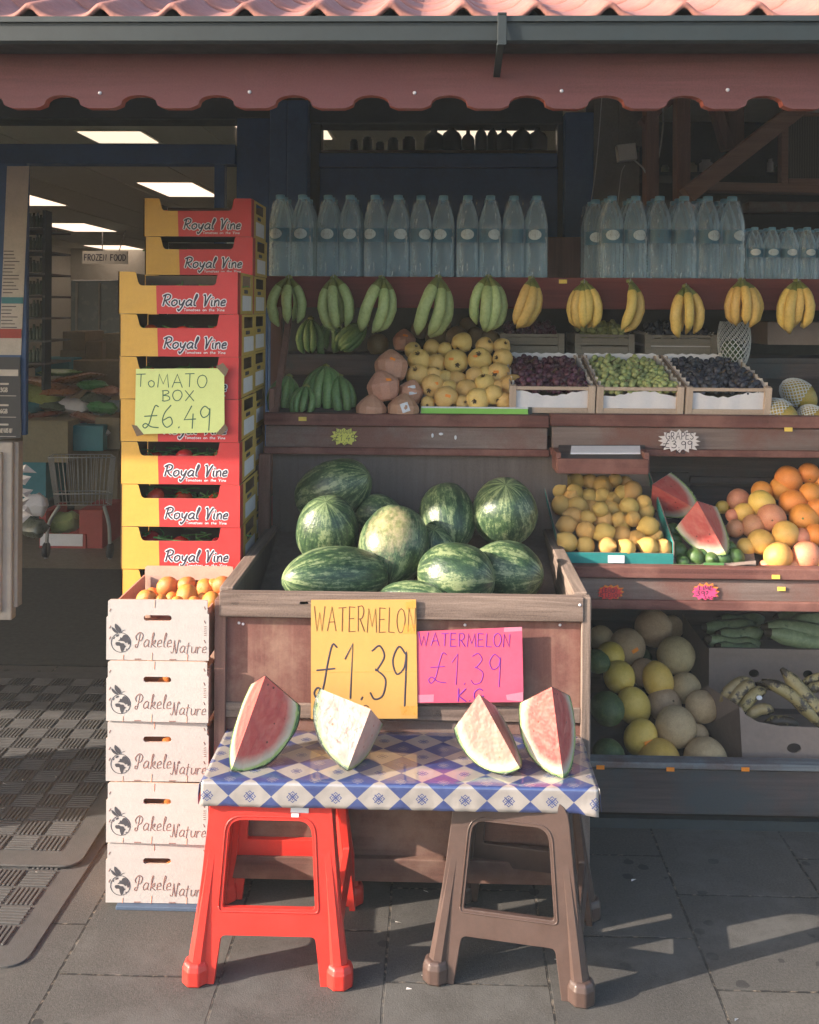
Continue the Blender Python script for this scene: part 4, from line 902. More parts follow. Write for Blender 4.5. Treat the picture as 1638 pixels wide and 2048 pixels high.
for sx, x in ((-1, tx0), (1, tx1)):
    base = len(b.v); col_ = []
    n = 12
    for r in range(4):
        for i in range(n+1):
            y = ty0+(ty1-ty0-.002)*i/n; d = [0, .006, .03, .055][r]
            xx = x+sx*([0, .003, .005, .007][r]+.003*noise.noise((y*20, r, sx))); z = TZ+.0215-d
            b.v.append(Vector((xx, y, z))); b.uv.append(((xx+sx*d-xc)/p_+.5, (ty1-y-amid)/h_))
    for r in range(3):
        for i in range(n):
            q = [base+r*(n+1)+i, base+(r+1)*(n+1)+i, base+(r+1)*(n+1)+i+1, base+r*(n+1)+i+1]; b.f.append(q if sx < 0 else q[::-1]); b.m.append(0); b.s.append(True)
clo = b.build('oilcloth', 'oilcloth'); md = clo.modifiers.new('solid', 'SOLIDIFY'); md.thickness = .0012; md.offset = -1
tag(clo, 'blue and white diamond patterned oilcloth draped over the board with melon slices', 'tablecloth')
def stool(m, label, loc, rz, h=.451, wB=.186, wT=.145):
    t = thing('plastic_stool', label, 'stool', loc, (0, 0, rz), 'plastic stools under the table board')
    L = math.hypot(h, wB-wT); hw = lambda v: wB+(wT-wB)*v/L
    b = MB(); b.box(-wT+.022, wT-.022, -wT+.004, wT-.004, h-.03, h+.0005); o = b.build('seat', m, t, bevel=.006, seg=3)
    for k in range(4):
        T = Matrix.Rotation(k*PI/2, 3, 'Z'); v = (T @ Vector((0, wB-wT, h))); P = Pl(T @ Vector((0, -wB, 0)), T @ Vector((1, 0, 0)), v)
        s0, s1, top = .112, .175, L-.074; lw = .058
        out = round_poly([(-wB, 0), (-wB+lw, 0), (-hw(s0)+lw+.004, s0), (hw(s0)-lw-.004, s0), (wB-lw, 0), (wB, 0), (hw(L-.002), L-.002), (-hw(L-.002), L-.002)], [0, 0, .012, .012, 0, 0, .055, .055])
        hole = round_poly([(-hw(s1)+lw, s1), (hw(s1)-lw, s1), (hw(top)-lw+.006, top), (-hw(top)+lw-.006, top)], [.008, .008, .034, .034], 7)
        b = MB(); b.plate([out, hole[::-1]], P, .016); b.build('side_frame', m, t, bevel=.0035)
        ring = round_poly([(-hw(s1)+lw-.009, s1-.008), (hw(s1)-lw+.009, s1-.008), (hw(top)-lw+.014, top+.009), (-hw(top)+lw-.014, top+.009)], [.012, .012, .04, .04], 7)
        b = MB(); b.tube([P(u, v_, 0) for u, v_ in ring+ring[:1]], .0022, 5); b.build('rib', m, t)
        sx, sy = ((-1, -1), (1, -1), (1, 1), (-1, 1))[k]; q = wB-.0135; w2 = wT-.018
        b = MB(); b.tube([(sx*q, sy*q, .0), (sx*(q+.001), sy*(q+.001), .012), (sx*(q+(w2-q)*.45), sy*(q+(w2-q)*.45), .2), (sx*w2, sy*w2, h-.03), (sx*(w2-.012), sy*(w2-.012), h-.008)], [.026, .025, .020, .019, .006], 8, smooth=False, ph=PI/8)
        lg = b.build('leg', m, t)
        b = MB(); b.lathe([(.031, 0), (.034, .005), (.0335, .036), (.030, .046), (.024, .053), (.0, .053)], (sx*(q+.001), sy*(q+.001), 0), 8, T=Matrix.Rotation(PI/8, 3, 'Z'), smooth=False); b.build('foot', m, lg, bevel=.004)
    return t
rs = stool('plastic red', 'bright red plastic stool holding up the left end of the board', (-.399, 2.648, 0), 0)
stool('plastic brown', 'dark brown plastic stool holding up the right end of the board', (.208, 2.64, 0), R(-11), wT=.135)
b = MB(); b.plate([round_poly([(-.022, -.007), (.022, -.008), (.022, .008), (-.021, .009)], .001)], Pl((-.328, 2.648-.1515, .405)), .0012); b.plate([[(-.02, -.018), (-.002, -.018), (-.002, -.009), (-.02, -.009)], ], Pl((-.328, 2.648-.1525, .405)), .0012)
b.build('paper_sticker', 'label white', rs, loc=-Vector(rs.location))
# ---------------------------------------------------------------- cut melon wedges
def wedge(mname, beta, trim, seed=0, tilt=.42):
    bm = bmesh.new(); bmesh.ops.create_icosphere(bm, subdivisions=5, radius=1)
    for v in bm.verts: v.co *= 1+.03*noise.noise(v.co*1.3+Vector((seed, 0, 0)))
    c, s_ = math.cos(beta), math.sin(beta); cut = set()
    for no, co in (((c, -s_, 0), (0, 0, 0)), ((-c, -s_, 0), (0, 0, 0)), ((0, tilt, .9), (0, 0, trim))):
        g = bm.verts[:]+bm.edges[:]+bm.faces[:]
        bmesh.ops.bisect_plane(bm, geom=g, plane_co=co, plane_no=no, clear_outer=True)
        e = [x for x in bm.edges if x.is_boundary]
        if e: bmesh.ops.holes_fill(bm, edges=e, sides=0)
    for f in bm.faces: f.smooth = len(f.verts) < 9
    for e in bm.edges:
        if len(e.link_faces) == 2 and (not e.link_faces[0].smooth or not e.link_faces[1].smooth): e.smooth = False
    for v in bm.verts: v.co += Vector((noise.noise(v.co*2.1+Vector((seed, 7, 0))), noise.noise(v.co*2.3+Vector((0, seed, 3))), 0))*.035
    me = bpy.data.meshes.new('wedge'); bm.to_mesh(me); bm.free(); me.materials.append(M[mname]); return me
def put_wedge(me, name, px, Y, zbase, sc_, psi, lean, pitch, label, cat, group, basis=None):
    o = bpy.data.objects.new(name, me); col.objects.link(o)
    rot = Matrix.Rotation(lean, 3, 'Y') @ Matrix.Rotation(pitch, 3, 'X') @ Matrix.Rotation(psi, 3, 'Z')
    if basis:
        z = Vector(basis[0]).normalized(); n1 = Vector(basis[1]); n1 = (n1-z*n1.dot(z)).normalized(); n2 = n1.cross(z)
        x, y = (n1-n2).normalized(), -(n1+n2).normalized(); rot = Matrix((x, y, z)).transposed()
    pts = [rot @ Vector((v.co.x*sc_[0], v.co.y*sc_[1], v.co.z*sc_[2])) for v in me.vertices]
    mnx, mxx = min(p.x for p in pts), max(p.x for p in pts); mnz = min(p.z for p in pts); mny = min(p.y for p in pts)
    o.scale = sc_; o.rotation_euler = rot.to_euler(); o.location = (XX(px, Y)-(mnx+mxx)/2, Y-mny, zbase-mnz); f = bpy.data.objects.new('cling_film', me.copy()); f.data.materials.clear(); f.data.materials.append(M['cling film']); col.objects.link(f); f.parent = o; f.scale = (1.02,)*3; f.location = (0, .004, 0)
    return tag(o, label, cat, group)
TT = TZ+.0225; GW = 'melon wedges on the oilcloth'
put_wedge(wedge('melon flesh', R(43), .72, 1), 'melon_slice', 523, 2.53, TT, (.122, .120, .134), R(-26), R(19), R(-16), 'red melon wedge at the left end of the oilcloth, leaning right', 'melon slice', GW)
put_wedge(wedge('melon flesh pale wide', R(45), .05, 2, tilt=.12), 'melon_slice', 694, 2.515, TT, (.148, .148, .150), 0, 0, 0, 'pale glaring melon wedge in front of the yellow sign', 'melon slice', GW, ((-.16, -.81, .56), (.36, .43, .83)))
put_wedge(wedge('melon flesh pale', R(44), .70, 3), 'melon_slice', 984, 2.535, TT, (.106, .106, .116), R(40), R(-33), R(-26), 'glare-paled melon wedge with few seeds, below the pink sign', 'melon slice', GW)
put_wedge(wedge('melon flesh', R(44), .74, 4), 'melon_slice', 1109, 2.535, TT, (.106, .104, .120), R(14), R(-7), R(-14), 'upright red melon wedge at the right end of the oilcloth', 'melon slice', GW)
# ---------------------------------------------------------------- whole watermelons
def lump(name, rings, seg, seed, amp, prof=None):
    b = MB(); vs = prof or [(math.sin(PI*i/rings), -math.cos(PI*i/rings)) for i in range(rings+1)]
    b.lathe([(max(r, 0 if i in (0, len(vs)-1) else 1e-4), z) for i, (r, z) in enumerate(vs)], n=seg, fn=lambda v: v*(1+amp*noise.noise(v*1.4+Vector((seed, seed*2, 0)))))
    return b
def mesh_of(b, name, mats):
    o = b.build(name, mats); me = o.data; bpy.data.objects.remove(o); return me
wm = [mesh_of(lump('watermelon', 22, 32, i*3, .05), 'watermelon', 'watermelon') for i in range(3)]
WMS = [(530, 330, 178, 132, 3.43, (60, 20, 70), 'dark striped watermelon high at the back left of the crate'),
       (505, 522, 138, 165, 3.22, (70, 30, 10), 'dark round watermelon below the striped one at back left'),
       (742, 450, 105, 95, 3.40, (75, 0, 40), 'small dark watermelon half hidden at the back centre'),
       (815, 590, 150, 172, 3.16, (118, -8, 60), 'mottled watermelon with a yellowish bald patch at centre'),
       (1066, 455, 122, 150, 3.36, (120, -14, 20), 'dark watermelon leaning in the back row, right of centre'),
       (1332, 432, 142, 150, 3.36, (35, 0, 140), 'round flecked watermelon at the back right of the crate'),
       (545, 735, 240, 128, 2.99, (75, 80, 30), 'long sunlit watermelon at the front left of the crate'),
       (1105, 735, 172, 150, 3.0, (40, -35, 80), 'pale green sunlit watermelon at front centre, near the rim'),
       (915, 845, 170, 82, 2.93, (80, 80, 0), 'watermelon lowest in the crate, only its top showing'),
       (1335, 720, 165, 140, 3.1, (60, 30, 200), 'watermelon with a yellow flank at the front right corner'),
       (1000, 600, 105, 100, 3.28, (60, 30, 90), 'dark watermelon in the gap behind the front centre one'),
       ]
for i, (x, y, rx, ry, Y, rot, lb) in enumerate(WMS):
    p = W(440+.427*x, 840+.427*y, Y); k = .427*Y/F; o = bpy.data.objects.new('watermelon', wm[i % 3]); col.objects.link(o)
    lng, sh_ = max(rx, ry), min(rx, ry)
    k *= 1.09; o.location = p; o.scale = (sh_*k, sh_*k, lng*k)
    ax = Vector((1, .1, 0)) if rx > ry*1.1 else Vector((0, -.5, .85))
    if rx > ry*1.1: ax = Vector((math.cos(R(28)), -.25, .45)) if i == 0 else Vector((1, -.35, -.25 if i == 6 else 0))
    if i in (3, 4): ax = Vector((.12 if i == 4 else -.1, -.62, -.75)); 
    if i == 6: ax = Vector((-.8, -.55, .1))
    q = ax.to_track_quat('Z', 'Y') @ Euler((0, 0, R(rot[2]))).to_quaternion()
    if i in (3, 4, 6): o.scale = (sh_*k, sh_*k, lng*k*1.05)
    o.rotation_euler = q.to_euler()
    tag(o, lb, 'watermelon', 'whole watermelons in the display crate')
    if i == 3:
        d = (q.inverted() @ Vector((-.05, -.72, .69))); rind('watermelon bald', tuple(d)); me = o.data.copy(); me.materials.clear(); me.materials.append(M['watermelon bald']); o.data = me
# ---------------------------------------------------------------- handwritten signs
def sheet(name, label, corners, Y, mats, d=.0012, wob=0):
    p = [W(x, y, Y) for x, y in corners]; o = p[0]
    t = thing(name, label, 'price sign', o); P = Pl((0, 0, 0)); pts = [((q-o).x, (q-o).z) for q in p]
    b = MB(); b.plate([pts], P, d); b.build('paper', mats, t); return t, o
def on(o, Y, px, py): q = W(px, py, Y)-o; return q.x, q.z
def write(t, o, Y, txt, x0, y0, x1, y1, pen, ink, font=None, name='handwriting', jit=.03, slant=0, b=None, fin=True, off=.0004):
    b = b or MB(); u, v = on(o, Y, x0, y1); u1, v1 = on(o, Y, x1, y0); b.text(txt, Pl((0, 0, 0)), u, v, u1-u, v1-v, pen, 0, font, slant, jit, off)
    if fin: b.build(name, ink, t)
    return b
Y = 2.772
t, o = sheet('price_sign', 'yellow WATERMELON 1.39 paper sign on the crate front', [(622, 1438), (835, 1437), (832, 1199), (622, 1200)], Y, 'paper yellow')
write(t, o, Y, 'WATERMELON', 628, 1216, 830, 1262, .0022, 'ink brown'); write(t, o, Y, 'K.G.', 692, 1411, 748, 1436, .003, 'ink brown')
write(t, o, Y, '£1.39', 630, 1293, 812, 1398, .0046, 'ink')
b = MB(); P = Pl((0, 0, 0))
for c in ([(806, 1249), (832, 1249), (832, 1268), (806, 1266)], [(811, 1205), (832, 1200), (832, 1216), (812, 1218)], [(800, 1412), (835, 1412), (835, 1431), (803, 1430)]): b = MB(); b.plate([[on(o, Y, *q) for q in c[::-1]]], Pl((0, -.0006, 0)), .0005); b.build('tape', 'tape clear', t)
b = MB(); b.ribbon([on(o, Y, 622, 1344), on(o, Y, 833, 1343)], P, .0012, 0, .0004); b.build('fold', 'tape clear', t)
Y = 2.7745
t, o = sheet('price_sign', 'bright pink WATERMELON 1.39 K.G. paper sign right of the yellow one', [(835, 1406), (1047, 1404), (1044, 1254), (834, 1263)], Y, 'paper pink')
b = write(t, o, Y, 'WATERMELON', 838, 1268, 1020, 1291, .0026, 0, fin=False); b = write(t, o, Y, '£1.39', 858, 1310, 1000, 1368, .0026, 0, b=b, fin=False); b = write(t, o, Y, 'K.G.', 916, 1378, 976, 1402, .0034, 0, b=b, fin=False); b.build('handwriting', 'ink purple', t)
b = MB()
for c in ([(836, 1390), (868, 1389), (867, 1404), (836, 1405)], [(1012, 1390), (1046, 1384), (1046, 1403), (1014, 1400)], [(1008, 1255), (1044, 1254), (1044, 1262), (1008, 1264)]): b = MB(); b.plate([[on(o, Y, *q) for q in c[::-1]]], Pl((0, -.0004, 0)), .0004); b.build('tape', 'paper pale pink', t)
Y = 3.142; f3 = lambda x, y: (.342*x, 380+.342*y)
t, o = sheet('price_sign', 'pale yellow TOMATO BOX 6.49 sign taped to the red boxes', [f3(825, 1428), f3(1270, 1418), f3(1313, 1368), f3(1311, 1082), f3(1270, 1043), f3(795, 1046), f3(788, 1385)], Y, 'paper lime')
b = write(t, o, Y, 'ToMATO', *f3(800, 1078), *f3(1208, 1150), .0028, 0, fin=False); b = write(t, o, Y, 'BOX', *f3(948, 1172), *f3(1132, 1232), .0028, 0, b=b, fin=False); b = write(t, o, Y, '£6.49', *f3(832, 1262), *f3(1232, 1390), .0034, 0, b=b, fin=False); b.build('handwriting', 'ink green', t)
b = MB()
for c in ([(1262, 1032), (1305, 1010), (1336, 1050), (1318, 1092)], [(1262, 1428), (1316, 1368), (1334, 1392), (1300, 1432)], [(770, 1372), (800, 1378), (842, 1430), (800, 1440)]): b = MB(); b.plate([[on(o, Y, *f3(*q)) for q in c[::-1]]], Pl((0, -.001, 0)), .0006); b.build('tape', 'tape brown', t)
def star(name, label, px, py, rx, ry, Y, m, lines, ink, n=12, seed=1, back=None):
    o = W(px, py, Y); t = thing(name, label, 'price sign', o); k = Y/F; r = random.Random(seed); pts = []
    for i in range(2*n):
        a = 2*PI*i/(2*n)+r.uniform(-.04, .04); q = (1.0 if i % 2 == 0 else .76)*r.uniform(.96, 1.06); c, s = math.cos(a), math.sin(a)
        e = 1/max(abs(c)**3+abs(s)**3, .6)**.33
        pts.append((c*rx*k*q*e, s*ry*k*q*e))
    b = MB(); b.plate([pts], Pl((0, 0, 0)), .0015); b.build('paper', m, t)
    if back: b = MB(); b.plate([[(u*1.02+.004, v*1.12+.003) for u, v in pts]], Pl((0, .002, 0)), .001); b.build('backing', back, t)
    b = MB()
    for tx, x0, y0, x1, y1, pen in lines: b.text(tx, Pl((0, 0, 0)), (x0-px)*k, (py-y1)*k, (x1-x0)*k, (y1-y0)*k, pen, jit=.04)
    b.build('handwriting', ink, t); return t
star('price_sign', 'yellow starburst BANANA 1.49 sign on the first shelf edge', 688, 873, 27, 17, 3.6, 'paper star yellow', [('BANANA', 671, 859, 706, 867, .0014), ('£1.49', 667, 870, 709, 882, .0018), ('KG', 681, 885, 696, 891, .0011)], 'ink', seed=2)
star('price_sign', 'pale starburst GRAPES 3.99 kg sign under the grape crates', 1359, 882, 41, 22, 3.575, 'paper star white', [('GRAPES', 1332, 865, 1386, 879, .0024), ('£3.99', 1326, 882, 1384, 896, .0026), ('KG', 1353, 899, 1370, 907, .0022)], 'ink dark', n=16, seed=3)
star('price_sign', 'red starburst LEMON 5 sign on the shelf edge below the lemons', 1220, 1186, 25, 13, 3.385+DL, 'paper star red', [('LEMON', 1205, 1177, 1234, 1185, .0019), ('5', 1200, 1187, 1206, 1195, .0019), ('LEMON', 1211, 1187, 1240, 1195, .0015)], 'ink', seed=5, back='paper orange')
star('price_sign', 'pink starburst LIME 39 each sign on the shelf edge below the limes', 1410, 1185, 25, 15, 3.385+DL, 'paper star pink', [('LIME', 1398, 1172, 1425, 1180, .002), ('39?', 1392, 1182, 1416, 1191, .0022), ('EACH', 1410, 1192, 1430, 1197, .001)], 'ink', seed=8, back='paper orange')
# ---------------------------------------------------------------- white citrus boxes
bw, bd, bh = .277, .37, .163
def citrus_box():
    t = thing('citrus_box', 'white printed citrus box in the low stack', 'box', (0, 0, 0), group='white citrus boxes in the low stack')
    P = Pl((0, 0, 0)); b = MB(); e = .004
    slot = [(.178*math.cos(0)*0+bw*.5+sx*.030+.0078*math.cos(a), bh*.695+.0078*math.sin(a)) for sx, a0 in ((1, -PI/2), (-1, PI/2)) for a in [a0+PI*j/8 for j in range(9)]]
    out = [(0, 0), (bw, 0), (bw, bh*.76), (bw-e, bh*.78), (bw-e, bh-.002), (bw-e-.008, bh), (e+.006, bh-.001), (e, bh-.006), (e, bh*.72), (0, bh*.70)]
    b.plate([out, slot[::-1]], P, .006, 0, 1); b.plate([out, slot[::-1]], Pl((0, bd-.006, 0)), .006, 1, 1)
    for x in (.003, bw-.007): b.box(x, x+.004, .006, bd-.012, .001, bh*.84, 2)
    b.box(.007, bw-.007, .006, bd-.012, .001, .006, 1)
    cx, cy, r = bw*.142, bh*.285, .0262
    b.ribbon([(cx+r*math.cos(2*PI*i/40), cy+r*math.sin(2*PI*i/40)) for i in range(41)], P, .0017, 3)
    def blob(pts, off=0): b.plate([[tuple(q) for q in crom([(cx+x*r, cy+y*r, 0) for x, y in pts], 3, True)]], Pl((0, -.0005-off, 0)), 0, 3)
    blob([(-.5, .02), (-.15, .05), (.0, -.05), (.3, -.08), (.42, -.3), (.55, -.35), (.38, -.55), (.25, -.88), (.08, -.95), (-.05, -.6), (-.12, -.35), (-.42, -.33), (-.55, -.15)])
    blob([(-.3, .15), (-.1, .35), (-.05, .55), (.1, .5), (.25, .75), (.5, .8), (.75, .55), (.93, .2), (.95, -.1), (.75, -.2), (.7, .0), (.5, -.05), (.35, .1), (.1, .15), (-.1, .18)], .0001)
    blob([(-.5, .72), (-.25, .85), (-.2, .72), (-.45, .58)]); blob([(-.8, .4), (-.62, .62), (-.7, .38)]); blob([(.5, -.72), (.62, -.6), (.66, -.72)])
    for pts in ([(-.05, 1.02), (-.35, 1.15), (-.62, 1.55), (-.58, 1.95), (-.25, 1.7), (.02, 1.35)], [(-.2, .98), (-.55, 1.0), (-.85, 1.25), (-.95, 1.6), (-.65, 1.4), (-.4, 1.15)]): blob(pts, .0002)
    b.ribbon([tuple(q) for q in crom([(cx, cy+r, 0), (cx+.004, cy+r*1.2, 0), (cx+.011, cy+r*1.3, 0)], 4)], P, .0012, 3)
    b.text('Pakele', P, bw*.28, bh*.215, bw*.355, bh*.235, .0024, 4, SCR, .12, .03); b.text('Nature', P, bw*.63, bh*.125, bw*.345, bh*.21, .0021, 4, SCR, .12, .03)
    for y in (.34, .52, .80): b.ribbon([(bw*.03, bh*y), (bw*.042, bh*(y+.04))], P, .0028, 4)
    for y in (.30, .62, .85): b.ribbon([(bw*.955, bh*(y+.04)), (bw*.965, bh*y)], P, .0028, 4)
    for x, y0, y1 in ((.47, .87, .99), (.165, .0, .08), (.445, 0, .12), (.79, 0, .10)): b.ribbon([(bw*x, bh*y0), (bw*x+.001, bh*y1)], P, .0026, 5)
    for x in (.28, .62): b.ribbon([(bw*x, .0022), (bw*(x+.06), .0025)], P, .003, 4)
    for i in range(5): b.ribbon([(bw*.955, bh*(.42+.035*i)), (bw*.975, bh*(.425+.035*i))], P, .002, 4)
    b.build('body', ['crate board', 'crate board inside', 'crate side', 'print black', 'print brown', 'crate side'], t); return t
YB2 = 2.765; B0 = citrus_box()
for i in range(5):
    zz = .012+i*(bh+.0012); xo = XX((218, 219, 217, 218, 217)[i], YB2); t = B0 if i == 0 else dup(B0)
    t.location = (xo, YB2+(.004, 0, .003, -.002, 0)[i], zz); t.rotation_euler = (0, 0, R((.9, -.7, 1.1, -.5, .6)[i]))
    tag(t, ['white citrus box at the bottom of the low stack, on the pavement', 'second white citrus box from the bottom, beside the red stool', 'middle white citrus box, beside the oilcloth corner', 'second white citrus box from the top of the low stack', 'open topmost white citrus box filled with tangerines'][i])
b = MB(); b.box(XX(240, 2.76), XX(432, 2.76), 2.755, 3.15, .0, .0105); tag(b.build('base_tray', 'tray blue', bevel=.002), 'flat blue tray under the stack of white citrus boxes', 'tray')
# ---------------------------------------------------------------- red and yellow tomato boxes
tw, td, th = .368, .30, .1307
def tomato_box():
    t = thing('tomato_box', 'red and yellow tomato box', 'box', (0, 0, 0)); P = Pl((0, 0, 0)); b = MB(); pv = .087; sx = tw*.325
    yel = round_poly([(0, 0), (sx, 0), (sx-.003, pv), (tw*.175, pv), (tw*.145, th-.002), (0, th-.001)], [.001, 0, 0, .012, .004, .003])
    red = round_poly([(sx, 0), (tw, 0), (tw, th-.001), (tw*.835, th-.001), (tw*.815, pv+.001), (sx-.003, pv)], [0, .001, .004, .004, .012, 0])
    b.plate([yel], P, .004, 1, 2); b.plate([red], P, .004, 0, 2)
    for x, s_ in ((tw-.004, 1), (0, -1)):
        Ps = Pl((tw, 0, 0), (0, 1, 0), (0, 0, 1)) if s_ > 0 else Pl((0, td, 0), (0, -1, 0), (0, 0, 1))
        hole = [(td*.30, th*.66), (td*.80, th*.66), (td*.80, th*.93), (td*.30, th*.93)]
        b.plate([[(.0045, 0), (td, 0), (td, th-.001), (.0045, th-.001)], *([hole[::-1]] if s_ > 0 else [])], Ps, .004, 4, 2)
        b.plate([[(.0045, 0), (td*.16, 0), (td*.16, th-.002), (.0045, th-.002)]], Pl(Ps(0, 0, .0005), Ps.u), 0, 3)
        b.plate([[(td*.28, th*.08), (td*.86, th*.08), (td*.86, th*.45), (td*.28, th*.45)]], Pl(Ps(0, 0, .0008), Ps.u), 0, 5)
        b.ribbon([(td*.4, th*.55), (td*.62, th*.55)], Ps, .012, 6)
    b.plate([[(.005, 0), (tw-.005, 0), (tw-.005, th-.004), (.005, th-.004)]], Pl((0, td, 0)), .004, 2, 4)
    b.box(.005, tw-.005, .005, td-.005, .0, .004, 2)
    for wd, mi, off in ((.0105, 5, .0004), (.0048, 6, .0010)):
        b.text('Royal', P, tw*.365, .0255, tw*.285, .034, wd, mi, SCR, .14, off=off); b.text('Vine', P, tw*.705, .0255, tw*.19, .034, wd, mi, SCR, .14, off=off)
    b.text('Tomatoes on the Vine', P, tw*.55, .0095, tw*.34, .008, .0016, 5, SCR)
    b.build('body', ['box red', 'box yellow', 'box inside', 'box dark red', 'box side yellow', 'label white', 'ink'], t); return t
T0 = tomato_box(); used = [0]
tm = MB(); tm.lathe([(math.sin(PI*i/14)*1.0, -math.cos(PI*i/14)*.84-(.0 if i < 12 else .10*(i-11)*.6)) for i in range(15)], n=18, fn=lambda v: v*(1+.04*math.cos(5*math.atan2(v.y, v.x))*max(0, v.z)))
for k in range(6):
    a = k*PI/3; tm.tube([(0, 0, .72), (.28*math.cos(a), .28*math.sin(a), .80), (.6*math.cos(a+.2), .6*math.sin(a+.2), .86)], [.09, .07, .02], 4, 1)
tm.tube([(0, 0, .7), (.05, .08, 1.0), (.3, .2, 1.25)], [.08, .06, .05], 5, 1)
TM = mesh_of(tm, 'tomato', ['tomato', 'stem green'])
def tbox(x, y, z, label, group, n=0, rz=0, where=''):
    t = T0 if used[0] == 0 else dup(T0); used[0] += 1
    t.location = (x, y, z); t.rotation_euler = (0, 0, R(rz)); tag(t, label, group=group)
    if n:
        r = random.Random(int(z*1e4)); xs = [tw*(.22+.58*i/(n-1)) for i in range(n)] if n > 1 else [tw*.5]
        for i, xx in enumerate(xs):
            o = bpy.data.objects.new('tomato', TM); col.objects.link(o); s = r.uniform(.027, .033); o.scale = (s, s, s)
            o.location = (x+xx+r.uniform(-.02, .02), y+.055+r.uniform(0, .05), z+.068+r.uniform(-.01, .012)); o.rotation_euler = (r.uniform(-1, 1), r.uniform(-1, 1), r.uniform(0, 6))
            tag(o, f'red vine tomato, {nth(i, n)}, in {where}', 'tomato', 'tomatoes showing in the stacked boxes')
        b = MB()
        for i in range(12):
            xx, yy = r.uniform(.15, .85)*tw, r.uniform(.03, .2); b.tube(crom([(xx+r.uniform(-.05, .05)*j, yy+r.uniform(-.02, .02)*j, .08+.012*math.sin(j*1.5+i)) for j in range(3)], 3), .0022, 4)
        tag(b.build('vine_stalk', 'stem green', loc=(x, y, z)), f'tangled green tomato vine stalks in {where}', 'vine', 'vine stalks in the tomato boxes')
YT = 3.155; zt0 = ZZ(628, YT, 360)
xs = [236, 239, 239, 240, 242, 244, 245, 246, 246, 246, 246, 246, 246]
FS = ['topmost box', 'second box from the top', 'third box from the top', 'fourth box from the top', 'fifth box from the top', 'sixth box from the top', 'seventh box from the top', 'eighth box from the top']
for i in range(13):
    wn = FS[i] if i < 8 else f'{ORD[12-i]} box from the ground' if i < 12 else 'lowest box'
    tbox(XX(xs[i], YT), YT+.002*(i % 2), zt0-i*th, f'red and yellow tomato box, {wn} of the front stack', 'tomato boxes in the front stack', (3 if i < 8 else 0), (1.2, .2, .9, -.3, .6, -.2, .5)[i % 7], f'the {ORD[i]} box down the front stack' if i < 12 else '')
YT2 = 3.49; z2 = ZZ(473, YT2, 395)
for i in range(13):
    wn = 'topmost box' if i == 0 else f'{ORD[i]} box from the top' if i < 12 else 'lowest box'
    tbox(XX((286, 289)[i] if i < 2 else 287, YT2), YT2, z2-i*th-.0, f'red and yellow tomato box, {wn} of the taller stack behind', 'tomato boxes in the taller stack behind', (2 if i < 2 else 0), .3, f'the {ORD[i]} box down the taller stack' if i < 12 else '')
YT3 = 3.83
for i in range(7):
    wn = 'topmost box' if i == 0 else f'{ORD[i]} box from the top' if i < 6 else 'lowest box'
    tbox(XX(566, 4.1)-tw, YT3, .004+(6-i)*th, f'red and yellow tomato box, {wn} of the low rear stack', 'tomato boxes in the low rear stack')
b = MB(); zz = zt0-12*th; b.box(XX(246, YT), XX(246, YT)+tw, YT+.01, YT+td, 0, zz-.001); b.build('x', 'carton') if 0 else tag(b.build('pallet_board', 'carton'), 'board under the front stack of tomato boxes', 'board')
zz = z2-12*th
if zz > .01: b = MB(); b.box(XX(287, YT2), XX(287, YT2)+tw, YT2+.01, YT2+td, 0, zz-.001); tag(b.build('pallet_board', 'carton'), 'board under the taller rear stack of tomato boxes', 'board')
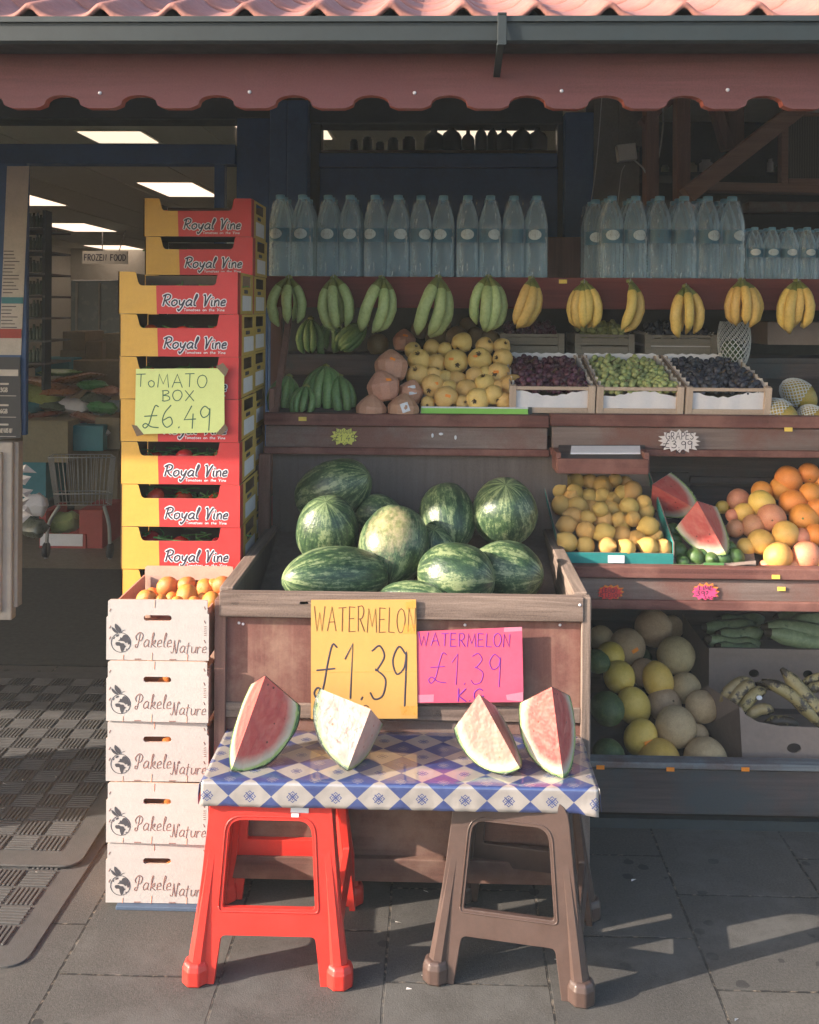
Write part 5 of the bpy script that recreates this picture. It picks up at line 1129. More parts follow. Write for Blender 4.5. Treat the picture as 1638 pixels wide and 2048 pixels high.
# ---------------------------------------------------------------- water bottles in shrink-wrapped packs
def bottle_mesh(h, r):
    b = MB(); pr = [(r*.55, .0), (r*.9, .003), (r, .012)]
    for i in range(9): z = .03+i*(h*.40-.03)/8; pr += [(r, z), (r*.955, z+.004)]
    pr += [(r*.97, h*.42), (r*.97, h*.60), (r, h*.62), (r*.98, h*.67), (r*.86, h*.76), (r*.64, h*.86), (r*.40, h*.935), (r*.36, h*.965)]
    b.lathe(pr, n=20); return mesh_of(b, 'bottle', 'bottle plastic')
def pack(name, label, n, m, h, r, loc, group):
    t = thing(name, label, 'water pack', loc, group=group); me = bottle_mesh(h, r)
    b = MB(); b.lathe([(r*.40, h*.945), (r*.41, h*.95), (r*.41, h*.995), (r*.3, h), (0, h)], n=14); cm = mesh_of(b, 'cap', 'cap blue')
    lm = []
    for v in range(3):
        b = MB(); ang = [(-1.35, 1.35)][0]; q = 14; zz0, zz1 = h*.43, h*.595
        b.add([((r*.985)*math.sin(ang[0]+(ang[1]-ang[0])*i/q), -(r*.985)*math.cos(ang[0]+(ang[1]-ang[0])*i/q), z) for z in (zz0, zz1) for i in range(q+1)], [(i, i+1, q+2+i, q+1+i) for i in range(q)], 1, True)
        def patch(a0, ra, rz, z0, mi, drop=False):
            pts = [(math.cos(2*PI*i/18), math.sin(2*PI*i/18)) for i in range(18)]
            if drop: pts = [(x*(1 if y < 0 else (1-y)**.8), y*(1 if y < 0 else 1.35)) for x, y in pts]
            xs_ = sorted(set(round(x, 4) for x, y in pts)); top = {}; bot = {}
            for x, y in pts: x = round(x, 4); top[x] = max(top.get(x, -9), y); bot[x] = min(bot.get(x, 9), y)
            vs = [(r*1.004*math.sin(a0+ra*x), -r*1.004*math.cos(a0+ra*x), z0+rz*y) for x in xs_ for y in (bot[x], top[x])]; b.add(vs, [(2*i, 2*i+2, 2*i+3, 2*i+1) for i in range(len(xs_)-1)], mi, True)
        if v < 2:
            patch((-.15, .25)[v], .62, h*.062, h*.525, 0)
            for i in range(6): a = (-.15, .25)[v]-.38+i*.15; b.tube([((r*1.006)*math.sin(a), -(r*1.006)*math.cos(a), h*.515), ((r*1.01)*math.sin(a+.04), -(r*1.01)*math.cos(a+.04), h*(.538 if i % 2 else .53))], r*.008, 3, 2)
        if v != 0: patch((0, -.75, -.05)[v], .34, h*.055, h*.50, 3, True)
        lm.append(mesh_of(b, 'label', ['bottle label', 'bottle label blue', 'ink', 'cap blue']))
    r2 = random.Random(int(loc[0]*1000)); st = 2*r+.001
    for j in range(m):
        for i in range(n):
            o = bpy.data.objects.new('bottle', me); col.objects.link(o); o.parent = t; o.location = ((i-(n-1)/2)*st, r+j*st, .001)
            c = bpy.data.objects.new('cap', cm); col.objects.link(c); c.parent = o
            if j == 0: l = bpy.data.objects.new('label', lm[r2.randrange(3)]); col.objects.link(l); l.parent = o; l.rotation_euler = (0, 0, r2.uniform(-.35, .35))
    b = MB(); hw, dp = n*st/2+.0015, m*st+.0015; sec = []
    for z, k in ((.002, .985), (.012, 1), (h*.3, 1.0), (h*.60, .995), (h*.70, .96), (h*.80, .86), (h*.88, .74), (h*.94, .66)):
        row = []
        for i in range(24):
            a = 2*PI*i/24; c, s = math.cos(a), math.sin(a); e = (abs(c)**8+abs(s)**8)**-.125
            row.append((c*e*hw*(1 if z < h*.65 else .5+.5*k), dp/2-.001+s*e*dp/2*(1 if z < h*.65 else .5+.5*k), z+(.004*noise.noise((c*5, s*5, z*20)) if z > .02 else 0)))
        sec.append(row)
    b.add([v for row in sec for v in row], [(i*24+k, i*24+(k+1) % 24, (i+1)*24+(k+1) % 24, (i+1)*24+k) for i in range(len(sec)-1) for k in range(24)], 0, True)
    b.build('shrink_film', 'shrink film', t); t.rotation_euler = (0, 0, r2.uniform(-.035, .035)); return t
lefts = [(533, 625), (629, 720), (724, 818), (818, 910), (912, 1004), (1005, 1097)]
for i, (a, c) in enumerate(lefts):
    p = W((a+c)/2, 554, 3.95); wd = (c-a)*3.95/F; pack('water_pack', f'shrink-wrapped pack of large water bottles, {nth(i, 6)} of the long left row', 2, 3, .322, wd/4-.001, (p.x, 3.945+.008*(i % 2), zt-.002), 'packs of large water bottles')
for i, (a, c) in enumerate([(1203, 1298), (1298, 1396), (1396, 1494)]):
    p = W((a+c)/2, 554, 3.95); wd = (c-a)*3.95/F; pack('water_pack', f'shrink-wrapped pack of large water bottles, {nth(i, 3)} of the right group' if i != 1 else 'shrink-wrapped pack of large water bottles, middle of the right group', 2, 3, .322, wd/4-.001, (p.x, 3.945, zt-.002), 'packs of large water bottles')
p = W(1190, 554, 4.1); pack('water_pack', 'pack of large water bottles half hidden behind the right group', 1, 2, .32, .044, (p.x+.0, 4.06, zt-.002), 'packs of large water bottles')
for i, (a, c) in enumerate([(1495, 1600), (1601, 1706)]):
    p = W((a+c)/2, 556, 3.97); wd = (c-a)*3.97/F; pack('small_water_pack', ['pack of small water bottles beside the large ones at right', 'pack of small water bottles cut by the right picture edge'][i], 3, 3, .205, wd/6-.001, (p.x, 3.96, zt-.002), 'packs of small water bottles')
# ---------------------------------------------------------------- bananas
def banana_mesh(L=.19, bulge=.045, r=.0185, seed=0, n=12):
    rr = random.Random(seed); pts = []; rad = []
    for i in range(n+1):
        t = i/n; rho = .006+bulge*(math.sin(PI*min(1, t*.93))**.8)*(1+.05*rr.uniform(-1, 1)); pts.append((0, -rho, -L*t*(1-.04*t)))
        e = min(1, (t/.22)**1.1) if t < .22 else 1 if t < .76 else max(.0, 1-((t-.76)/.24)**2.2)
        rad.append(max(.0045 if t < .9 else .0035, r*(.36+.64*e) if t < .22 else r*max(.2, e)))
    b = MB(); b.tube(pts, rad, 7, lambda t: 1 if t < .09 else 2 if t > .965 else 0, up=(1, 0, 0)); return b
BM = {}
for m in ('banana green', 'banana yellow', 'banana unripe'):
    BM[m] = [mesh_of(banana_mesh(.195+.010*s, .050+.006*s, .0206+.001*s, s), 'banana', [m, 'banana stalk' if m != 'banana unripe' else m, 'banana tip']) for s in (-1, 0, 1)]
GB = 'bananas hanging from the top shelf'
def hand(label, m, loc, n, spread, tilt=0, sc_=1., rot=None, group=None, second=0, off=0):
    t = thing('banana_bunch', label, 'banana bunch', loc, rot or (0, tilt, 0), group); r = random.Random(label)
    for q in range(n+second):
        k = q if q < n else q-n; N_ = n if q < n else second
        a = (-spread+2*spread*k/max(1, N_-1) if N_ > 1 else 0)+off; o = bpy.data.objects.new('banana', r.choice(BM[m])); col.objects.link(o); o.parent = t
        s = sc_*r.uniform(.94, 1.05)*(1 if q < n else .93); o.scale = (s, s*(1 if q < n else .55), s*(1 if q < n else 1.0)); o.rotation_euler = (r.uniform(-.06, .06)+(0 if q < n else .12), r.uniform(-.05, .05)+a*-.10, a); o.location = (math.sin(a)*.004, -.004*math.cos(a)+(.0 if q < n else .02), r.uniform(-.004, .004))
    b = MB(); b.tube([(-.012, 0, .004), (0, -.002, .008), (.012, 0, .004)], [.006, .010, .006], 7); b.tube([(0, 0, .006), (0, .02, .012)], [.008, .004], 6); b.build('crown', 'banana stalk', t)
    if group == GB: b = MB(); b.tube(crom([(0, .045, .012), (0, .02, .004), (0, .002, -.006), (0, -.012, .004), (0, -.010, .018)], 4), .0016, 5); b.build('hook', 'steel', t)
    return t
GB = 'bananas hanging from the top shelf'
HB = [(578, 558, 'banana green', 3, 1.05, 0, .94, 2, 0), (668, 558, 'banana green', 3, .95, -7, 1.03, 2, -.1), (763, 559, 'banana green', 3, .75, 17, 1.05, 0, .55), (876, 557, 'banana green', 3, .70, 15, 1.12, 0, .5), (977, 557, 'banana green', 4, .95, 6, 1.02, 1, .25),
      (1062, 560, 'banana yellow', 4, .85, 20, 1.0, 0, .65), (1168, 568, 'banana yellow', 6, 1.25, 0, .92, 1, 0), (1258, 566, 'banana yellow', 2, .42, 14, 1.0, 0, .8), (1371, 576, 'banana yellow', 3, .72, 0, .92, 2, 0), (1483, 564, 'banana yellow', 5, 1.1, 0, .9, 2, 0), (1594, 566, 'banana yellow', 5, 1.1, 3, .95, 2, 0)]
LB = ['leftmost hanging bunch of three green bananas', 'second hanging green banana bunch from the left, three fat bananas', 'slim green banana bunch slanting down to the left above the dark bananas', 'longest green banana bunch, hanging in the middle of the row', 'four-fingered green banana bunch next to the first yellow one',
      'yellow banana bunch next to the green ones, slanting left', 'broad fan of six yellow bananas above the green grapes', 'pair of yellow bananas hanging by themselves', 'small yellow banana bunch above the black grapes', 'yellow banana bunch hanging above the white foam net', 'rightmost yellow banana bunch at the picture edge']
for (px, py, m, n, sp_, tl, s, sec, off), lb in zip(HB, LB): hand(lb, m, W(px, py, 3.865), n, sp_, R(tl), s*.96, None, GB, sec, off)
hand('green banana bunch standing at right of the first shelf pile', 'banana unripe', W(652, 736, 3.80), 6, 1.25, 0, .98, (R(-16), R(2), 0), 'green bananas on the first shelf', 5)
hand('green banana bunch leaning against the coconuts', 'banana unripe', W(680, 756, 3.78), 4, 1.0, 0, .80, (R(-16), R(-10), 0), 'green bananas on the first shelf', 3)
hand('small green banana bunch at the far left of the first shelf', 'banana unripe', W(578, 756, 3.78), 6, 1.3, 0, .74, (R(-18), R(4), R(-15)), 'green bananas on the first shelf', 4)
hand('green banana bunch low at the front between the two others', 'banana unripe', W(612, 776, 3.71), 5, 1.4, 0, .58, (R(-25), R(10), R(10)), 'green bananas on the first shelf', 3)
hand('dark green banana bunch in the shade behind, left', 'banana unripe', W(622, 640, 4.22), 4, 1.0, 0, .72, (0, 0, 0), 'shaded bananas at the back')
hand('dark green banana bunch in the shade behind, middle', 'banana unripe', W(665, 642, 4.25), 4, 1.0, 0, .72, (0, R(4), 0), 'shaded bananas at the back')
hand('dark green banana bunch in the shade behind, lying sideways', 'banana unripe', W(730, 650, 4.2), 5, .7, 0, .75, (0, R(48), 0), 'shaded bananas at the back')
# ---------------------------------------------------------------- loose fruit
def ball(name, m, seed, amp=.03, prof=None, seg=22, rings=14, extra=None, mats=None):
    b = lump(name, rings, seg, seed, amp, prof)
    if extra: extra(b)
    return mesh_of(b, name, mats or m)
def sprof(n=14, dim=.0, nip=.0, nip2=0, sq=1.):
    out = []
    for i in range(n+1):
        a = PI*i/n; r, z = math.sin(a), -math.cos(a)*sq
        g = math.exp(-(r/.28)**2)
        if z > 0: z += g*(nip-dim)
        else: z -= g*(nip2-dim*.6)
        out.append((r, z))
    return out
def button(m2, r=.1, z=.96):
    def f(b): b.lathe([(r*1.3, z-.05), (r, z+.02), (0, z+.03)], n=8, mi=1)
    return f
def calyx(b):
    for k in range(5):
        a = k*2*PI/5; b.tube([(.05*math.cos(a), .05*math.sin(a), .86), (.16*math.cos(a), .16*math.sin(a), .93), (.22*math.cos(a+.4), .22*math.sin(a+.4), 1.0)], [.05, .05, .015], 4, 1)
    b.lathe([(.15, .84), (.1, .88), (0, .87)], n=8, mi=1)
FM = {}
for k, m, kw in (('lemon', ['lemon', 'stem brown'], dict(prof=sprof(16, 0, .30, .14, 1.04), amp=.05)), ('lime', ['lime', 'stem brown'], dict(prof=sprof(14, 0, .16, .06, 1.08), amp=.04)),
                 ('orange', ['orange', 'stem green'], dict(prof=sprof(14, .06, 0, 0, .95), amp=.03, extra=button(1, .07, .87))), ('tangerine', ['tangerine', 'stem green'], dict(prof=sprof(14, .07, 0, 0, .88), amp=.05, extra=button(1, .06, .79))),
                 ('grapefruit', ['grapefruit yellow', 'stem brown'], dict(prof=sprof(14, .05, 0, 0, .94), amp=.035, extra=button(1, .06, .87))), ('pink grapefruit', ['grapefruit pink', 'stem brown'], dict(prof=sprof(14, .05, 0, 0, .94), amp=.035, extra=button(1, .06, .87))),
                 ('quince', ['quince', 'stem brown'], dict(prof=sprof(18, .22, 0, 0, 1.0), amp=.09, extra=calyx)), ('brown fruit', ['brown fruit', 'stem brown'], dict(prof=sprof(14, .05, 0, 0, .97), amp=.04)),
                 ('galia', ['galia', 'stem brown'], dict(amp=.03, extra=button(1, .07, .97))), ('honeydew', ['honeydew', 'stem brown'], dict(prof=sprof(14, 0, .06, .04, 1.18), amp=.04)), ('dark melon', ['dark melon', 'stem brown'], dict(prof=sprof(14, 0, .06, .04, 1.25), amp=.05)),
                 ('papaya', ['papaya', 'stem brown'], dict(prof=sprof(14, 0, .06, .1, 1.3), amp=.06))):
    FM[k] = [ball(k, None, i*5+3, mats=m, seg=26 if k in ('galia', 'honeydew', 'dark melon', 'quince') else 20, **kw) for i in range(3)]
sticker_me = {}
def sticker(o, m, w_=.020, h_=.010, rad=1., r=None, ph=(0, 0)):
    """a price tag wrapped on the fruit, at an angle from the side that faces the street"""
    r = r or rnd; key = m; s = o.scale[0]
    b = MB(); d = (Vector((math.sin(ph[0])*math.cos(ph[1]), -math.cos(ph[0])*math.cos(ph[1]), math.sin(ph[1])))); u = Vector((0, 0, 1)).cross(d).normalized()*-1; v = d.cross(u)
    if v.z < 0: v = -v
    u = v.cross(d); a = r.uniform(-.5, .5)*1.2; u, v = u*math.cos(a)+v*math.sin(a), v*math.cos(a)-u*math.sin(a); vs = []
    for j in (-1, 1):
        for i in (-2, -1, 0, 1, 2): q = d*s+u*(w_/4*i)+v*(h_/2*j); vs.append(q.normalized()*s*rad*1.02)
    b.add(vs, [(i, i+1, i+6, i+5) for i in range(4)], 0, True)
    c = b.build('price_sticker', m, o); R0 = o.rotation_euler.to_matrix().to_4x4(); c.matrix_parent_inverse = (R0 @ Matrix.Diagonal((*o.scale, 1))).inverted() if rad == 1 else (R0 @ Matrix.Diagonal((*o.scale, 1))).inverted(); return c
def fruit(kind, name, px, py, rp, Y, label, cat, group, rot=None, sq=(1, 1, 1), tag_=None, seed=None):
    o = bpy.data.objects.new(name, rnd.choice(FM[kind])); col.objects.link(o); s = rp*Y/F; o.location = W(px, py, Y); o.scale = (s*sq[0], s*sq[1], s*sq[2])
    o.rotation_euler = rot or (rnd.uniform(0, 6.28), rnd.uniform(0, 6.28), rnd.uniform(0, 6.28)); tag(o, label, cat, group)
    if tag_: sticker(o, tag_, ph=(rnd.uniform(-.35, .35), rnd.uniform(.0, .4)))
    return o
def crop(ox, oy, k): return lambda x, y: (ox+k*x, oy+k*y)
c8 = crop(1040, 840, .365); c4 = crop(500, 360, .3785); c5 = crop(1040, 360, .365); cm = crop(1140, 1180, .304); ct = crop(190, 1130, .2747)
# lemons in the teal box
LR = [('front row', [(258, 668, 55), (360, 688, 50), (478, 692, 50), (585, 702, 48), (703, 692, 52), (785, 702, 50)], 3.455),
      ('second row', [(255, 575, 52), (360, 608, 55), (460, 620, 56), (560, 640, 55), (640, 655, 52), (740, 640, 45), (705, 582, 55)], 3.50),
      ('third row', [(290, 530, 54), (370, 535, 42), (450, 545, 60), (540, 545, 42), (555, 582, 52), (620, 542, 44), (440, 490, 44)], 3.56),
      ('fourth row', [(226, 467, 54), (315, 473, 54), (400, 485, 44), (505, 492, 44), (597, 478, 54), (690, 500, 48), (680, 452, 42)], 3.63),
      ('fifth row', [(212, 388, 42), (283, 425, 44), (378, 418, 44), (508, 438, 46), (300, 392, 44), (615, 388, 54), (560, 400, 44), (450, 412, 42)], 3.71),
      ('back row', [(185, 342, 46), (240, 335, 40), (305, 335, 46), (380, 338, 42), (450, 365, 60), (520, 332, 40), (578, 350, 42)], 3.79)]
for rn, row, Y in LR:
    row = sorted(row)
    for i, (x, y, r) in enumerate(row):
        fruit('lemon', 'lemon', *c8(x, y), r*.365, Y+DL+rnd.uniform(-.015, .015), f'{"sunlit lemon" if rn == "front row" else "lemon"} in the {rn} of the teal box, {nth(i, len(row))}', 'lemon', 'lemons in the teal box', rot=(R(90)+rnd.uniform(-.9, .9), rnd.uniform(-.7, .7), rnd.uniform(-2.2, 2.2)))
bx = thing('lemon_box', 'shallow teal cardboard box full of lemons', 'box', W(1118, 1130, 3.43+DL))
p0, p1 = W(1124, 1133, 3.425+DL), W(1346, 1133, 3.425+DL); q0, q1 = W(1084, 968, 3.80+DL), W(1300, 972, 3.80+DL); up = Vector((0, -.1, .045))
b = MB(); f0, f1 = W(1122, 1104, 3.415+DL), W(1347, 1107, 3.415+DL); e = Vector((0, .005, 0))
b.add([p0, p1, f1, f0, p0+e, p1+e, f1+e, f0+e], [(0, 1, 2, 3), (7, 6, 5, 4), (3, 2, 6, 7), (0, 3, 7, 4), (1, 5, 6, 2)], [0, 1, 1, 0, 0])
for a, c, fa, ca in ((p0, q0, f0, W(1080, 940, 3.80+DL)), (p1, q1, W(1346, 1085, 3.43+DL), W(1296, 940, 3.80+DL))):
    ex = Vector((.004, 0, 0)); b.add([a, c, ca, fa, a+ex, c+ex, ca+ex, fa+ex], [(0, 3, 2, 1), (4, 5, 6, 7), (3, 7, 6, 2), (0, 4, 7, 3), (1, 2, 6, 5)], [0, 1, 1, 1, 1])
b.add([p0, p1, q1, q0], [(0, 1, 2, 3)], 1); b.add([q0, q1, W(1296, 940, 3.8+DL), W(1080, 940, 3.8+DL)], [(0, 1, 2, 3)], 1)
b.build('body', ['teal box', 'cardboard'], bx, True); b = MB(); b.pbox(1216, 1249, 1111, 1126, 3.4145+DL, .002); b.build('paper_label', 'label white', bx, True)
# melon wedges on the lemon tier, limes, grapefruit and oranges
o1 = put_wedge(wedge('melon flesh', R(46), .25, 7), 'melon_quarter', 1419, 3.43+DL, 0, (.115, .105, .150), R(16), R(-27), R(-14), 'large red melon quarter lying on the limes', 'melon slice', 'melon wedges on the lemon tier'); 
o2 = put_wedge(wedge('melon flesh', R(46), .2, 9), 'melon_quarter', 1355, 3.62+DL, 0, (.11, .10, .14), R(10), R(-62), R(-8), 'shaded melon quarter behind the larger one, beside the lemons', 'melon slice', 'melon wedges on the lemon tier')
o1.location.z += ZZ(1107, 3.44+DL)-.0; o2.location.z += ZZ(1035, 3.63+DL)
for o, px, py, rad in ((o1, 1397, 1057, .1), (o1, 1446, 1048, .1)): pass
LM = [(840, 600, 36), (850, 655, 36), (860, 715, 50), (890, 775, 34), (960, 750, 48), (1050, 762, 42), (1105, 758, 45), (1180, 748, 47), (1000, 735, 40), (1145, 700, 40)]
for i, (x, y, r) in enumerate(sorted(LM)): fruit('lime', 'lime', *c8(x, y), r*.365, 3.46+DL+(760-y)/160*.12, f'green lime under the red melon quarter, {nth(i, len(LM))}', 'lime', 'limes under the melon quarter', rot=(R(90)+rnd.uniform(-1, 1), 0, rnd.uniform(-1.5, 1.5)))
lbx = thing('lime_box', 'low green cardboard box edge in front of the limes', 'box', W(1430, 1130, 3.42+DL)); b = MB(); b.pbox(1345, 1408, 1129, 1134, 3.42+DL, .004, 0); b.pbox(1408, 1448, 1126, 1136, 3.417+DL, .004, 0); b.pbox(1448, 1512, 1127, 1136, 3.42+DL, .004, 1)
b.add([W(1448, 1127, 3.43+DL), W(1512, 1121, 3.40+DL), W(1512, 1127, 3.40+DL), W(1448, 1134, 3.415+DL)], [(0, 3, 2, 1)], 1); b.add([W(1345, 1134, 3.424+DL), W(1512, 1134, 3.424+DL), W(1500, 1050, 3.7+DL), W(1320, 1050, 3.7+DL)], [(0, 1, 2, 3)], 1); b.build('body', ['lime box', 'cardboard'], lbx, True)
GF = [('front row', [('grapefruit', 1415, 748, 80), ('pink grapefruit', 1570, 745, 82), ('pink grapefruit', 1500, 806, 52), ('grapefruit', 1650, 800, 70), ('pink grapefruit', 1345, 806, 40)], 3.47),
      ('second row', [('grapefruit', 1240, 695, 52), ('grapefruit', 1320, 668, 72), ('grapefruit', 1455, 628, 76), ('pink grapefruit', 1538, 645, 56), ('orange', 1622, 630, 62)], 3.53),
      ('third row', [('pink grapefruit', 1180, 595, 50), ('pink grapefruit', 1275, 582, 66), ('pink grapefruit', 1378, 538, 79), ('orange', 1556, 538, 80), ('orange', 1630, 490, 58)], 3.60),
      ('fourth row', [('pink grapefruit', 1165, 525, 40), ('grapefruit', 1230, 512, 60), ('grapefruit', 1325, 458, 76), ('orange', 1497, 455, 76), ('orange', 1592, 405, 62)], 3.68),
      ('back row', [('grapefruit', 1110, 478, 38), ('pink grapefruit', 1200, 442, 66), ('orange', 1325, 392, 58), ('orange', 1435, 378, 68), ('orange', 1470, 328, 78), ('orange', 1582, 292, 58), ('orange', 1660, 330, 60)], 3.78)]
for rn, row, Y in GF:
    row = sorted(row, key=lambda q: q[1])
    for i, (k, x, y, r) in enumerate(row):
        nm = {'grapefruit': 'yellow grapefruit', 'pink grapefruit': 'pink-skinned grapefruit', 'orange': 'orange'}[k]
        o = fruit(k, 'orange' if k == 'orange' else 'grapefruit', *c8(x, y), r*.365, Y+DL, f'{nm} in the {rn} of the pile right of the limes, {nth(i, len(row))}', 'orange' if k == 'orange' else 'grapefruit', 'citrus fruit piled right of the limes')
# tangerines in the topmost white box
TG = [('front', [(375, 252, 76), (480, 262, 50), (845, 268, 76), (885, 352, 26), (600, 275, 50), (720, 280, 55)], 2.86), ('middle', [(670, 228, 92), (555, 245, 52), (440, 262, 50), (780, 245, 46)], 2.93), ('back', [(530, 162, 84), (668, 150, 72), (800, 172, 74), (925, 152, 78), (860, 140, 44), (420, 215, 55), (720, 195, 50)], 3.02)]
for rn, row, Y in TG:
    row = sorted(row)
    for i, (x, y, r) in enumerate(row): fruit('tangerine', 'tangerine', *ct(x, y), r*.2747, Y, f'tangerine in the {rn} of the open citrus box, {nth(i, len(row))}', 'tangerine', 'tangerines in the open citrus box')
for i in range(4):  # one tangerine behind each hand slot
    fruit('tangerine', 'tangerine', (345, 338, 335, 330)[i], (1826-85-i*123), 20, 2.83+.01*i, f'tangerine glimpsed through the hand slot of the {["lowest", "second lowest", "middle", "second highest"][i]} citrus box', 'tangerine', 'tangerines glimpsed through hand slots')
# quinces
QR = [('back', [(960, 885, 45), (1030, 895, 40), (1120, 860, 55), (1240, 880, 50), (860, 900, 45), (1330, 880, 46)], 4.02, 0), ('upper', [(895, 955, 62), (985, 970, 52), (1088, 960, 66), (1215, 950, 66), (1335, 945, 54)], 3.93, 1),
      ('middle', [(890, 1040, 66), (1030, 1045, 42), (1095, 1062, 54), (1190, 1040, 54), (1310, 1032, 68), (970, 1030, 46), (1245, 1020, 40)], 3.85, 1), ('low', [(965, 1090, 64), (1240, 1080, 58), (1145, 1112, 62), (1385, 1092, 68), (1050, 1100, 44), (1310, 1100, 44)], 3.77, 1),
      ('front', [(940, 1180, 38), (1035, 1150, 64), (1205, 1160, 64), (1288, 1134, 52), (1340, 1165, 46), (1120, 1175, 40)], 3.70, 0)]
stk = {(1088, 960), (1215, 950), (965, 1090), (1310, 1032), (1035, 1150)}
for rn, row, Y, _ in QR:
    row = sorted(row)
    for i, (x, y, r) in enumerate(row):
        o = fruit('quince', 'quince', *c4(x, y), r*.3785, Y, f'yellow quince in the {rn} row of its pile, {nth(i, len(row))}', 'quince', 'quinces piled on the first shelf', rot=(R(90)+rnd.uniform(-.8, .8), 0, rnd.uniform(-.9, .9)) if rnd.random() < .65 else None)
        if (x, y) in stk: sticker(o, 'sticker orange', ph=(rnd.uniform(-.5, .5), rnd.uniform(0, .5)))
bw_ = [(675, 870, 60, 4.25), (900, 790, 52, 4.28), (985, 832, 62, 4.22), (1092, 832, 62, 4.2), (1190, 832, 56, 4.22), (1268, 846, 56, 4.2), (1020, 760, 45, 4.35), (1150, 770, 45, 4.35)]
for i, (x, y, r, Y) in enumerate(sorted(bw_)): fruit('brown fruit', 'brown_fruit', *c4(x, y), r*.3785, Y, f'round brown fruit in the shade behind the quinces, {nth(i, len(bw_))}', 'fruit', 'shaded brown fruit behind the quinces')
qb = thing('quince_box', 'bright green cardboard box front below the quinces', 'box', W(950, 836, 3.66)); b = MB(); b.pbox(842, 1056, 817, 837, 3.655, .005, 0); b.pbox(843, 1058, 814, 817.5, 3.657, .01, 1); b.pbox(1056, 1064, 815, 837, 3.657, .2, 2)
slope(b, XX(842, 3.66), XX(1062, 3.66), 3.66, Z1+.01, 4.0, Z1+.085, .004, 1); b.build('body', ['green box', 'label white', 'teal dark'], qb, True)
# trimmed coconuts
cprof = [(.62, -.92), (.80, -.80), (.93, -.35), (1.0, .08), (.97, .28), (.72, .62), (.36, .95), (.12, 1.10), (0, 1.12)]
CO = [mesh_of(lump('coconut', 8, 12 if i else 11, i*7, .05, cprof), 'coconut', 'coconut') for i in range(2)]
CL = [(702, 1092, 88, 3.70, .0, 'trimmed coconut on top in the front of its pile, with an orange tag', 'sticker orange'), (745, 985, 90, 3.82, .3, 'trimmed coconut at the back of its pile, with an orange tag', 'sticker orange'), (640, 1215, 82, 3.655, 0, 'trimmed coconut at the lower left of its pile', None),
      (810, 1215, 86, 3.655, .2, 'trimmed coconut at the lower right with a white label', 'label white'), (850, 1120, 66, 3.74, .3, 'trimmed coconut half hidden beside the quinces, with a white label', 'label white'), (815, 850, 62, 4.2, 0, 'grey coconut in the shade behind the hanging bananas', 'sticker orange')]
for i, (x, y, r, Y, tl, lb, sk) in enumerate(CL):
    o = bpy.data.objects.new('coconut', CO[i % 2]); col.objects.link(o); o.location = W(*c4(x, y), Y); s = r*.3785*Y/F; o.scale = (s, s, s*.92); o.rotation_euler = (rnd.uniform(-.15, .25), tl*.6, rnd.uniform(0, 6)); tag(o, lb, 'coconut', 'trimmed coconuts')
    for p in o.data.polygons: p.use_smooth = p.normal.z > .9
    if sk: sticker(o, sk, .030 if sk[0] == 'l' else .02, .034 if sk[0] == 'l' else .01, 1.0, ph=(.15 if i else .45, .25 if sk[0] == 'l' else .5))
# grape crates: poplar frames lined with white paper
def grape_crate(label, loc, rot, w_, d, h, old=False, liner=True):
    t = thing('grape_crate', label, 'crate', loc, rot, 'grape crates'); wd = 'old crate wood' if old else 'poplar'; ps = .024
    for sx in (0, 1):
        for sy in (0, 1):
            x0, y0 = sx*(w_-ps), sy*(d-ps); b = MB(); b.box(x0, x0+ps, y0, y0+ps, 0, h); b.build('post', wd if old else 'poplar up', t, bevel=.001)
    b = MB(); b.box(ps+.0005, w_-ps-.0005, .002, .008, h-.014, h-.002); b.build('rail', wd, t, bevel=.001)
    b = MB(); b.box(ps+.0005, w_-ps-.0005, .002, .007, .004, h*(.45 if old else .2)); b.build('slat', wd, t, bevel=.001)
    if old: b = MB(); b.box(ps+.0005, w_-ps-.0005, .0025, .007, h*.5, h*.82); b.build('slat', wd, t, bevel=.001)
    b = MB(); b.box(.003, .008, ps, d-ps, h-.04, h-.002); b.box(w_-.008, w_-.003, ps, d-ps, h-.04, h-.002); b.box(.003, .008, ps, d-ps, .004, .04); b.box(w_-.008, w_-.003, ps, d-ps, .004, .04); b.box(ps, w_-ps, d-.008, d-.003, .004, h-.002); b.build('side_slat', wd, t, bevel=.001)
    b = MB(); b.box(.003, w_-.003, .003, d-.003, .001, .004); b.build('base', wd, t)
    if liner:
        b = MB(); n = 16; r = random.Random(label)
        for y, hh, amp in ((.012, h*.72, .010), (d-.012, h*1.08, .006)):
            ph = r.uniform(0, 6)
            b.add([(ps*.5+(w_-ps)*i/n, y+.002*math.sin(i*1.3), z) for i in range(n+1) for z in (.006, hh+amp*math.sin(i*.42+ph)*(1 if y < .1 else 0)+.003*math.sin(i*2.6+ph))], [(2*i, 2*i+2, 2*i+3, 2*i+1) for i in range(n)], 0, True)
        for x in (.012, w_-.012): b.add([(x+.003*math.sin(i*1.1)+(.004 if i % 2 else -.002), .012+(d-.024)*i/n, z) for i in range(n+1) for z in (.006, h*1.06+(.004 if i % 2 else -.003))], [(2*i, 2*i+2, 2*i+3, 2*i+1) for i in range(n)], 0, True)
        b.build('paper_liner', 'paper liner', t)
    return t
GR = {}
for m in ('grape red', 'grape green', 'grape black'): b = MB(); b.lathe([(math.sin(PI*i/9), -math.cos(PI*i/9)*1.12) for i in range(10)], n=12); GR[m] = mesh_of(b, 'grape', m)
